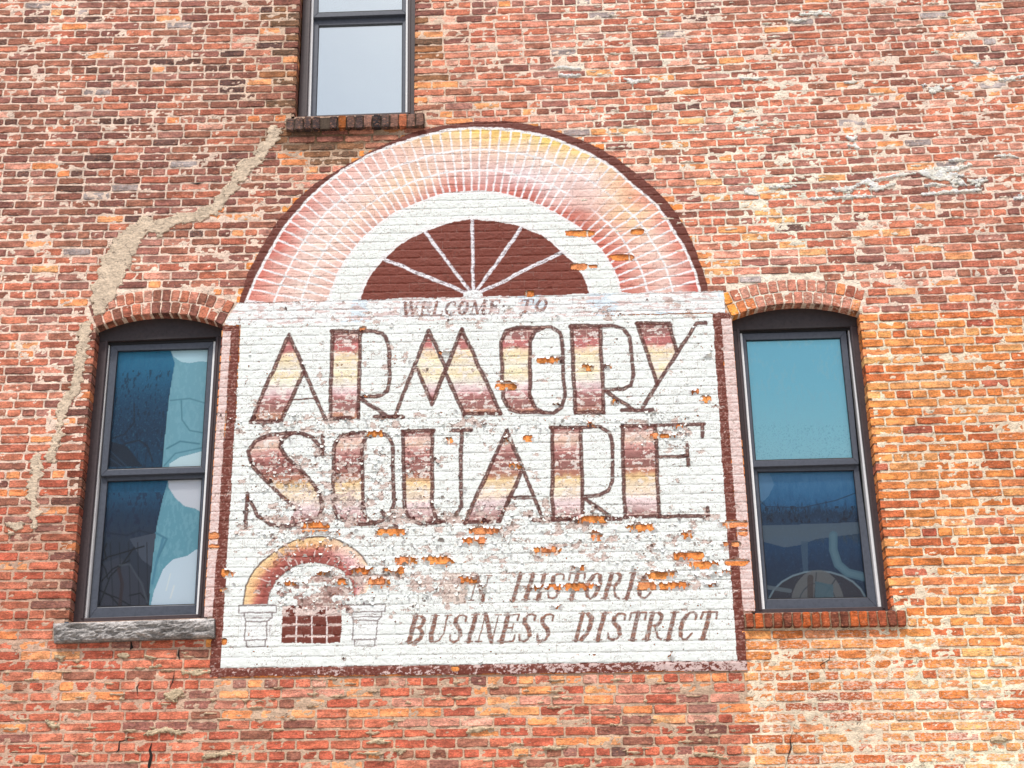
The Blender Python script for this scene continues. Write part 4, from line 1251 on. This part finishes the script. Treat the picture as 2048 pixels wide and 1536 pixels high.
# ------------------------------------------------------------------ windows
def quad_strip(mb, outer, inner, y0, y1):
    """four bars between an outer and an inner quad (TL,TR,BR,BL), on the plane y0"""
    O, I = U(outer, y0), U(inner, y0)
    for i in range(4):
        j = (i + 1) % 4
        mb.prism([tuple(O[i]), tuple(O[j]), tuple(I[j]), tuple(I[i])], y0, y1)


def inset_line(p, q, t): return (p[0] + (q[0] - p[0]) * t, p[1] + (q[1] - p[1]) * t)


def ext(p, q, y): return (line_at(p, q, y), y)


WD = {
 'left': dict(fl=((197, 690), (143, 1243)), fr=((452, 690), (416, 1235)), il=((216, 681), (167, 1237)), ir=((432, 673), (396, 1232)),
              head=((190, 684), (460, 672)), sash_l=((223, 686), (178, 1236)), sash_r=((428, 680), (392, 1232)),
              g1=[(235, 701.5), (417, 696), (402.5, 933), (214, 939.5)], g2=[(214.6, 962), (404.5, 956), (390, 1209), (194, 1215)],
              s1=[(222, 688), (429, 681), (411, 945), (201, 952)], s2=[(203, 946), (410, 940), (392.5, 1232), (178, 1237)], arch=True, bot=(1240, 1232)),
 'right': dict(fl=((1458, 640), (1506, 1222)), fr=((1717, 632), (1781, 1218)), il=((1479, 657), (1524, 1220)), ir=((1699, 651), (1765, 1217)),
              head=((1458, 661), (1726, 652)), sash_l=((1486, 662), (1531, 1219)), sash_r=((1692, 656), (1753, 1216)),
              g1=[(1492, 680), (1681, 675), (1706.5, 916.5), (1511, 921.5)], g2=[(1514.7, 943), (1707.5, 940), (1735, 1195), (1535, 1198.5)],
              s1=[(1483, 667), (1692, 661), (1718, 928), (1502, 934)], s2=[(1504, 930), (1716, 926), (1755, 1216), (1529, 1220)], arch=True, bot=(1222, 1217)),
 'top': dict(fl=((606, 0), (596, 232)), fr=((840, 0), (838, 226)), il=((622, 0), (614.5, 232)), ir=((816, 0), (815, 226)),
              head=None, g1=[(638.5, -220), (804, -220), (805, 20.5), (635.7, 26.3)], g2=[(637.4, 51), (805, 45.5), (804, 226), (631.6, 232)],
              s1=[(626, -235), (812, -235), (812, 28), (626, 35)], s2=[(625, 33), (812, 27), (811.5, 240), (619, 247)], arch=False, bot=(236, 228)),
}


def reflection_panel(key, which, quad, dep, parent, label):
    """flat panel behind a pane, the reflections in the glass painted into its colour"""
    pad = 14
    xs = [p[0] for p in quad]; ys = [p[1] for p in quad]
    c = U([(min(xs) - pad, min(ys) - pad), (max(xs) + pad, min(ys) - pad), (max(xs) + pad, max(ys) + pad), (min(xs) - pad, max(ys) + pad)], dep)
    x0, x1, z0, z1 = c[:, 0].min(), c[:, 0].max(), c[:, 1].min(), c[:, 1].max()
    step = .0045 if key != 'top' else .02
    X, Z = np.meshgrid(np.arange(x0, x1, step), np.arange(z0, z1, step))
    px_, py_ = proj(X, np.full_like(X, dep), Z)
    n1 = fbm(X * 60, Z * 22, 601, 4, .65); n2 = fbm(X * 8, Z * 8, 603, 3); n3 = fbm(X * 120, Z * 120, 605, 3, .7)
    col = np.zeros(X.shape + (3,))

    def P(mask, cc, a=1.):
        k = (np.asarray(mask, float) * a)[..., None]; col[:] = col * (1 - k) + lin(cc) * k

    def band_(stops):
        for j in range(3): col[..., j] = np.interp(py_ + (n1 - .5) * 46, [s_[0] for s_ in stops], [lin(s_[1])[j] for s_ in stops])

    def st_(pts, w_, cc, a=1.):
        d = np.full(X.shape, 1e9)
        for (ax, ay), (bx, by) in zip(pts[:-1], pts[1:]):
            vx, vy = bx - ax, by - ay
            t = np.clip(((px_ - ax) * vx + (py_ - ay) * vy) / (vx * vx + vy * vy + 1e-9), 0, 1)
            d = np.minimum(d, np.hypot(px_ - ax - t * vx, py_ - ay - t * vy))
        P(np.clip((w_ / 2 - d) / 1.2 + .5, 0, 1), cc, a)
    L7 = lambda *p: [(x / 2.076 + 100, y / 2.076 + 560) for x, y in p]
    R7 = lambda *p: [(x / 2.075 + 1440, y / 2.075 + 560) for x, y in p]
    ins = lambda pts: inside(pts, px_, py_)
    if key == 'left':
        if which == 0:
            band_([(690, (40, 130, 165)), (745, (24, 108, 145)), (800, (14, 72, 105)), (860, (12, 52, 82)), (940, (14, 62, 92))])  # sky mirrored in the glass, painted as colour bands
            P((n3 > .68) & (n1 > .45), (60, 130, 155), .35); P((n1 < .38) & (py_ > 740), (8, 34, 58), .7)
            st_(L7((350, 515), (350, 590), (310, 640), (255, 658)), 3.2, (14, 34, 52), .8)
            st_(L7((310, 680), (370, 665), (405, 690), (425, 750)), 3.6, (16, 30, 46), .8)
            P(ins(L7((240, 665), (320, 690), (385, 775), (235, 775))), (18, 28, 44), .9)
            st_(L7((240, 700), (320, 775)), 2, (36, 60, 84)); st_(L7((240, 735), (300, 775)), 2, (36, 60, 84))
        else:
            band_([(950, (34, 112, 150)), (990, (26, 84, 118)), (1030, (20, 52, 80)), (1080, (40, 50, 68)), (1215, (46, 44, 54))])  # painted reflection: sky fading to buildings, branches drawn over it
            P((n1 < .42) & (py_ > 985) & (py_ < 1075), (20, 30, 60), .7)
            st_(L7((235, 1050), (320, 1060), (370, 1040), (430, 1055)), 4, (22, 34, 54), .8)
            P(ins(L7((330, 1075), (440, 1050), (420, 1190), (380, 1160))), (84, 90, 104), .7); P(ins(L7((205, 1180), (290, 1150), (390, 1260), (400, 1350), (200, 1350))), (66, 66, 78), .5)
            for a in range(5): st_(L7((250 + a * 38, 1090), (262 + a * 36, 1350)), 1.8, (14, 14, 18), .8)
            for br_ in (((205, 1350), (250, 1230), (300, 1180), (350, 1110)), ((200, 1180), (240, 1150), (310, 1130), (390, 1105)), ((215, 1250), (260, 1200), (330, 1165)), ((225, 1300), (280, 1320), (330, 1350)), ((210, 1290), (250, 1310), (290, 1355)), ((235, 1160), (225, 1120), (235, 1095)), ((330, 1310), (375, 1300), (400, 1330)), ((240, 1240), (230, 1200), (210, 1170))):
                st_(L7(*br_), 2.8, (8, 8, 10), .95)
            st_(L7((290, 1185), (330, 1180), (380, 1260), (405, 1340)), 4, (80, 86, 94), .6); st_(L7((285, 1200), (300, 1260), (290, 1350)), 7, (52, 34, 34), .8)
        # pale printed wave and white shapes to the right
        wv = L7((500, 288), (518, 345), (497, 470), (482, 600), (465, 790), (462, 830), (490, 835), (470, 900), (445, 1010), (430, 1130), (418, 1240), (410, 1360), (700, 1360), (700, 270), (498, 270))
        P(ins(wv), (128, 182, 196) if which == 0 else (112, 170, 186))
        P(ins(wv) & (n1 > .56), (150, 200, 210), .35)
        if which == 0:
            st_(L7((545, 500), (548, 580), (580, 625), (640, 635)), 3, (92, 148, 164)); st_(L7((500, 500), (580, 492), (640, 510)), 3, (98, 152, 168))
            st_(L7((485, 700), (540, 670), (620, 680)), 3.5, (90, 146, 162)); st_(L7((475, 770), (520, 720), (640, 695)), 3, (96, 152, 168))
            P(ins(L7((498, 285), (512, 318), (545, 340), (580, 345), (620, 338), (670, 340), (670, 270), (498, 270))), (200, 232, 240))
            P(ins(L7((490, 800), (497, 762), (540, 735), (590, 722), (640, 708), (640, 800))), (218, 240, 246))
        else:
            st_(L7((470, 1070), (440, 1180), (425, 1260)), 5, (90, 148, 170)); st_(L7((440, 1050), (485, 1075), (450, 1150)), 4, (84, 140, 160))
            P(ins(L7((490, 815), (492, 860), (520, 905), (560, 940), (600, 948), (630, 965), (650, 815))), (226, 226, 232))
            P(ins(L7((415, 1365), (432, 1290), (470, 1200), (510, 1160), (570, 1145), (605, 1120), (650, 1110), (650, 1365))), (220, 234, 246))
            st_(L7((500, 1220), (482, 1290)), 2, (240, 246, 252)); st_(L7((515, 1270), (500, 1320)), 3, (240, 246, 252))
    elif key == 'right':
        if which == 0:
            col[:] = 0
            for j in range(3): col[..., j] = np.interp(py_, [675, 780, 860, 920], [lin(c_)[j] for c_ in [(128, 216, 238), (160, 230, 244), (196, 240, 246), (214, 244, 246)]])  # gradient of reflected sky painted into the panel
            P((n1 > .58) & (n2 > .45), (190, 226, 232), .35); P((n3 > .64) & (py_ > 850), (120, 180, 190), .5)
        else:
            band_([(940, (70, 128, 168)), (985, (44, 108, 152)), (1010, (30, 92, 135)), (1030, (14, 44, 72)), (1050, (20, 52, 84)), (1065, (44, 62, 78)), (1085, (12, 58, 96)), (1130, (10, 40, 72)), (1200, (12, 36, 62))])  # dark street reflection painted in bands, mirrored shapes on top
            P((n1 < .4) & (py_ > 1012) & (py_ < 1045), (8, 18, 36), .85)
            P(ins(R7((150, 795), (205, 800), (225, 850), (200, 900), (160, 935))), (120, 160, 190), .4)
            st_(R7((165, 915), (190, 940), (340, 945), (480, 915), (560, 885)), 1.8, (20, 40, 64), .9); st_(R7((340, 925), (340, 950)), 1.6, (20, 40, 64)); st_(R7((240, 930), (240, 950)), 1.6, (20, 40, 64)); st_(R7((440, 918), (440, 938)), 1.6, (20, 40, 64))
            P(ins(R7((170, 1020), (580, 1005), (590, 1050), (400, 1075), (330, 1100), (270, 1110), (175, 1085))), (88, 104, 118), .75)
            P(ins(R7((335, 1085), (365, 1085), (365, 1215), (345, 1215))), (60, 84, 106), .8)
            st_(R7((470, 1060), (470, 1120), (490, 1180), (530, 1215), (610, 1235)), 17, (78, 112, 128), .9); st_(R7((470, 1060), (470, 1120), (490, 1180), (530, 1215), (610, 1235)), 9, (96, 126, 138), .5)
            P(np.hypot((px_ - 1635) / 100, (py_ - 1215) / 73) < 1, (46, 42, 52), .95)
            a_ = [(1635 + 100 * math.cos(t / 12 * math.pi), 1215 - 73 * math.sin(t / 12 * math.pi)) for t in range(13)]
            st_(a_, 3.5, (120, 140, 150), .9)
            P(np.hypot((px_ - 1635) / 53, (py_ - 1210) / 70) < 1, (104, 104, 104), .85)
            st_([(1635 + 38 * math.cos(t / 12 * math.pi), 1212 - 46 * math.sin(t / 12 * math.pi)) for t in range(13)], 2.4, (56, 62, 70))
            st_(R7((400, 1215), (392, 1320)), 2, (50, 52, 60)); st_(R7((375, 1235), (375, 1320)), 12, (60, 44, 40), .8); st_(R7((480, 1240), (440, 1300)), 2.5, (50, 56, 66))
            st_(R7((195, 1275), (290, 1290)), 8, (96, 108, 116), .8); P(ins(R7((395, 1250), (470, 1265), (470, 1320), (395, 1320))), (66, 96, 108), .8)
            st_(R7((195, 1345), (620, 1345)), 1, (20, 20, 20))
        P(n3 > .74, (120, 160, 190), .12)
    else:
        col[:] = lin((222, 246, 250)); P(n2 > .55, (230, 248, 250), .4)  # pale tone stands in for sky reflected in the glass
    ix_ = np.arange(X.size).reshape(X.shape)
    qa = np.array(quad, float); qc = qa.mean(0); kp = inside(qc + (qa - qc) * 1.05, px_, py_)
    q_ = np.stack([ix_[:-1, :-1], ix_[:-1, 1:], ix_[1:, 1:], ix_[1:, :-1]], -1)[kp[:-1, :-1] & kp[1:, 1:] & kp[:-1, 1:] & kp[1:, :-1]]
    V = np.stack([X, np.full_like(X, dep), Z], -1).reshape(-1, 3)
    return link('painted_reflection', mesh_np('painted_reflection', V, q_, col.reshape(-1, 3).clip(0, .9)), parent, M_REFLECTION, label=label)


LBL = {'left': 'tall left sash window with painted teal reflections and a pale printed wave behind the glass', 'right': 'tall right sash window with painted sky reflection above and dark curved reflections below', 'top': 'upper sash window with a plain pale panel painted in the tone of reflected sky'}
for W in WIN:
    k = W['key']; D = WD[k]
    par = link('window', None, bld, None, label=LBL[k])
    YFR = .095
    # outer frame: jambs and head
    f = MB()
    ty = -260 if not D['arch'] else None
    bl0, br0 = D['bot']
    if D['arch']:
        hl, hr = D['head']
        A = [ext(*D['fl'], 640), ext(*D['il'], hl[1] - 2), ext(*D['il'], bl0 + 6), ext(*D['fl'], bl0 + 6)]
        f.prism([tuple(p) for p in U(A, YFR)], YFR, .21)
        A = [ext(*D['ir'], hr[1] - 2), ext(*D['fr'], 632), ext(*D['fr'], br0 + 6), ext(*D['ir'], br0 + 6)]
        f.prism([tuple(p) for p in U(A, YFR)], YFR, .21)
    else:
        A = [ext(*D['fl'], ty), ext(*D['il'], ty), ext(*D['il'], bl0 + 6), ext(*D['fl'], bl0 + 6)]
        f.prism([tuple(p) for p in U(A, YFR)], YFR, .21)
        A = [ext(*D['ir'], ty), ext(*D['fr'], ty), ext(*D['fr'], br0 + 6), ext(*D['ir'], br0 + 6)]
        f.prism([tuple(p) for p in U(A, YFR)], YFR, .21)
    A = [ext(*D['il'], bl0 - 4), ext(*D['ir'], br0 - 4), ext(*D['ir'], br0 + 8), ext(*D['il'], bl0 + 8)]
    f.prism([tuple(p) for p in U(A, YFR + .003)], YFR + .003, .21)
    f.build('frame', M_FRAME, par, bevel=.003)
    # inner moulding of the jambs
    f = MB()
    for (p, q_, sgn) in ((D['il'][0], D['il'][1], -1), (D['ir'][0], D['ir'][1], 1)):
        y0_, y1_ = (p[1] if D['arch'] else -260), q_[1]
        A = [(line_at(p, q_, y0_) + sgn * 5.5, y0_), (line_at(p, q_, y0_) + sgn * 1.2, y0_), (line_at(p, q_, y1_) + sgn * 1.2, y1_), (line_at(p, q_, y1_) + sgn * 5.5, y1_)]
        f.prism([tuple(x) for x in U(A, YFR - .008)], YFR - .008, YFR + .002)
    f.build('frame_bead', M_FRAME, par, bevel=.002)
    if D['arch']:
        # arched head panel between the soffit and the frame
        cx, cz, r = W['circ']; t0, t1 = W['ang']
        arc = [(cx + (r + .012) * math.cos(t0 + (t1 - t0) * i / 20), cz + (r + .012) * math.sin(t0 + (t1 - t0) * i / 20)) for i in range(21)]
        h2 = U([(D['head'][0][0] - 6, D['head'][0][1]), (D['head'][1][0] + 8, D['head'][1][1])], YFR - .004)
        hp = MB(); hp.prism([tuple(h2[0])] + arc + [tuple(h2[1])], YFR - .004, .2)
        hp.build('head_panel', M_HEAD, par, bevel=.003)
        g_ = MB()
        A = [(D['il'][0][0], D['il'][0][1]), (D['ir'][0][0], D['ir'][0][1]), (D['ir'][0][0], D['ir'][0][1] + 9), (D['il'][0][0], D['il'][0][1] + 9)]
        g_.prism([tuple(p) for p in U(A, .118)], .118, .2)
        g_.build('head_stop', M_GASKET, par)
    # white balance tracks in both jambs
    for (p, q_, s0, s1, a, b) in ((D['il'][0], D['il'][1], .3, 4.2, .2, 6.0), (D['ir'][0], D['ir'][1], -4.0, -.3, -7.5 if k == 'right' else -4.0, -.3)):
        y0_, y1_ = (p[1] if D['arch'] else -260), q_[1] + 2
        xa, xb = line_at(p, q_, y0_), line_at(p, q_, y1_)
        tk = MB(); tk.prism([tuple(x) for x in U([(xa + s0, y0_), (xa + s1, y0_), (xb + b, y1_), (xb + a, y1_)], .125)], .125, .2)
        tk.build('jamb_track', M_TRACK, par)
    # sashes
    for w_, (so_, gl_, y0_) in enumerate(((D['s1'], D['g1'], .128), (D['s2'], D['g2'], .158))):
        sa = MB(); quad_strip(sa, so_, gl_, y0_, y0_ + .04)
        sa.build('sash', M_SASH, par, bevel=.003, label=('upper' if w_ == 0 else 'lower') + ' sash of the window')
        gk = MB()
        G = np.array(gl_, float); cc = G.mean(0); gin = [tuple(cc + (g1 - cc) * .988) for g1 in G]
        gout = [tuple(cc + (g1 - cc) * 1.02) for g1 in G]
        quad_strip(gk, gout, gin, y0_ + .010, y0_ + .016)
        gk.build('gasket', M_GASKET, par)
        gq = U([tuple(cc + (g1 - cc) * 1.03) for g1 in G], y0_ + .018)
        ga = MB(); ga.prism([tuple(p) for p in gq], y0_ + .018, y0_ + .022)
        ga.build('pane', M_GLASS_COATED if k == 'top' else (M_GLASS_TINT if (k == 'right' and w_ == 0) else M_GLASS), par)
        reflection_panel(k, w_, gl_, y0_ + .034, par, {('left', 0): 'teal panel with painted reflections and a printed wave behind the upper pane', ('left', 1): 'dark panel with painted branch reflections and printed white shapes behind the lower pane', ('right', 0): 'light blue panel with painted sky reflection behind the upper pane', ('right', 1): 'dark blue panel with painted reflections of pale curves behind the lower pane', ('top', 0): 'pale blue panel painted as reflected sky behind the upper pane', ('top', 1): 'pale blue panel painted as reflected sky behind the lower pane'}[(k, w_)])
    # dark room behind
    bk = MB(); P = W['open']; c0 = P.mean(0)
    bk.prism([tuple(c0 + (p - c0) * 1.08) for p in P], .215, .22)
    bk.build('backing', M_DARK, par)

# ------------------------------------------------------------------ ground in front of the wall
gr = MB(); gr.add([(-60, -60, 0), (60, -60, 0), (60, .3, 0), (-60, .3, 0)], [(0, 1, 2, 3)])
gr.build('ground', M_GROUND, None, kind='structure')
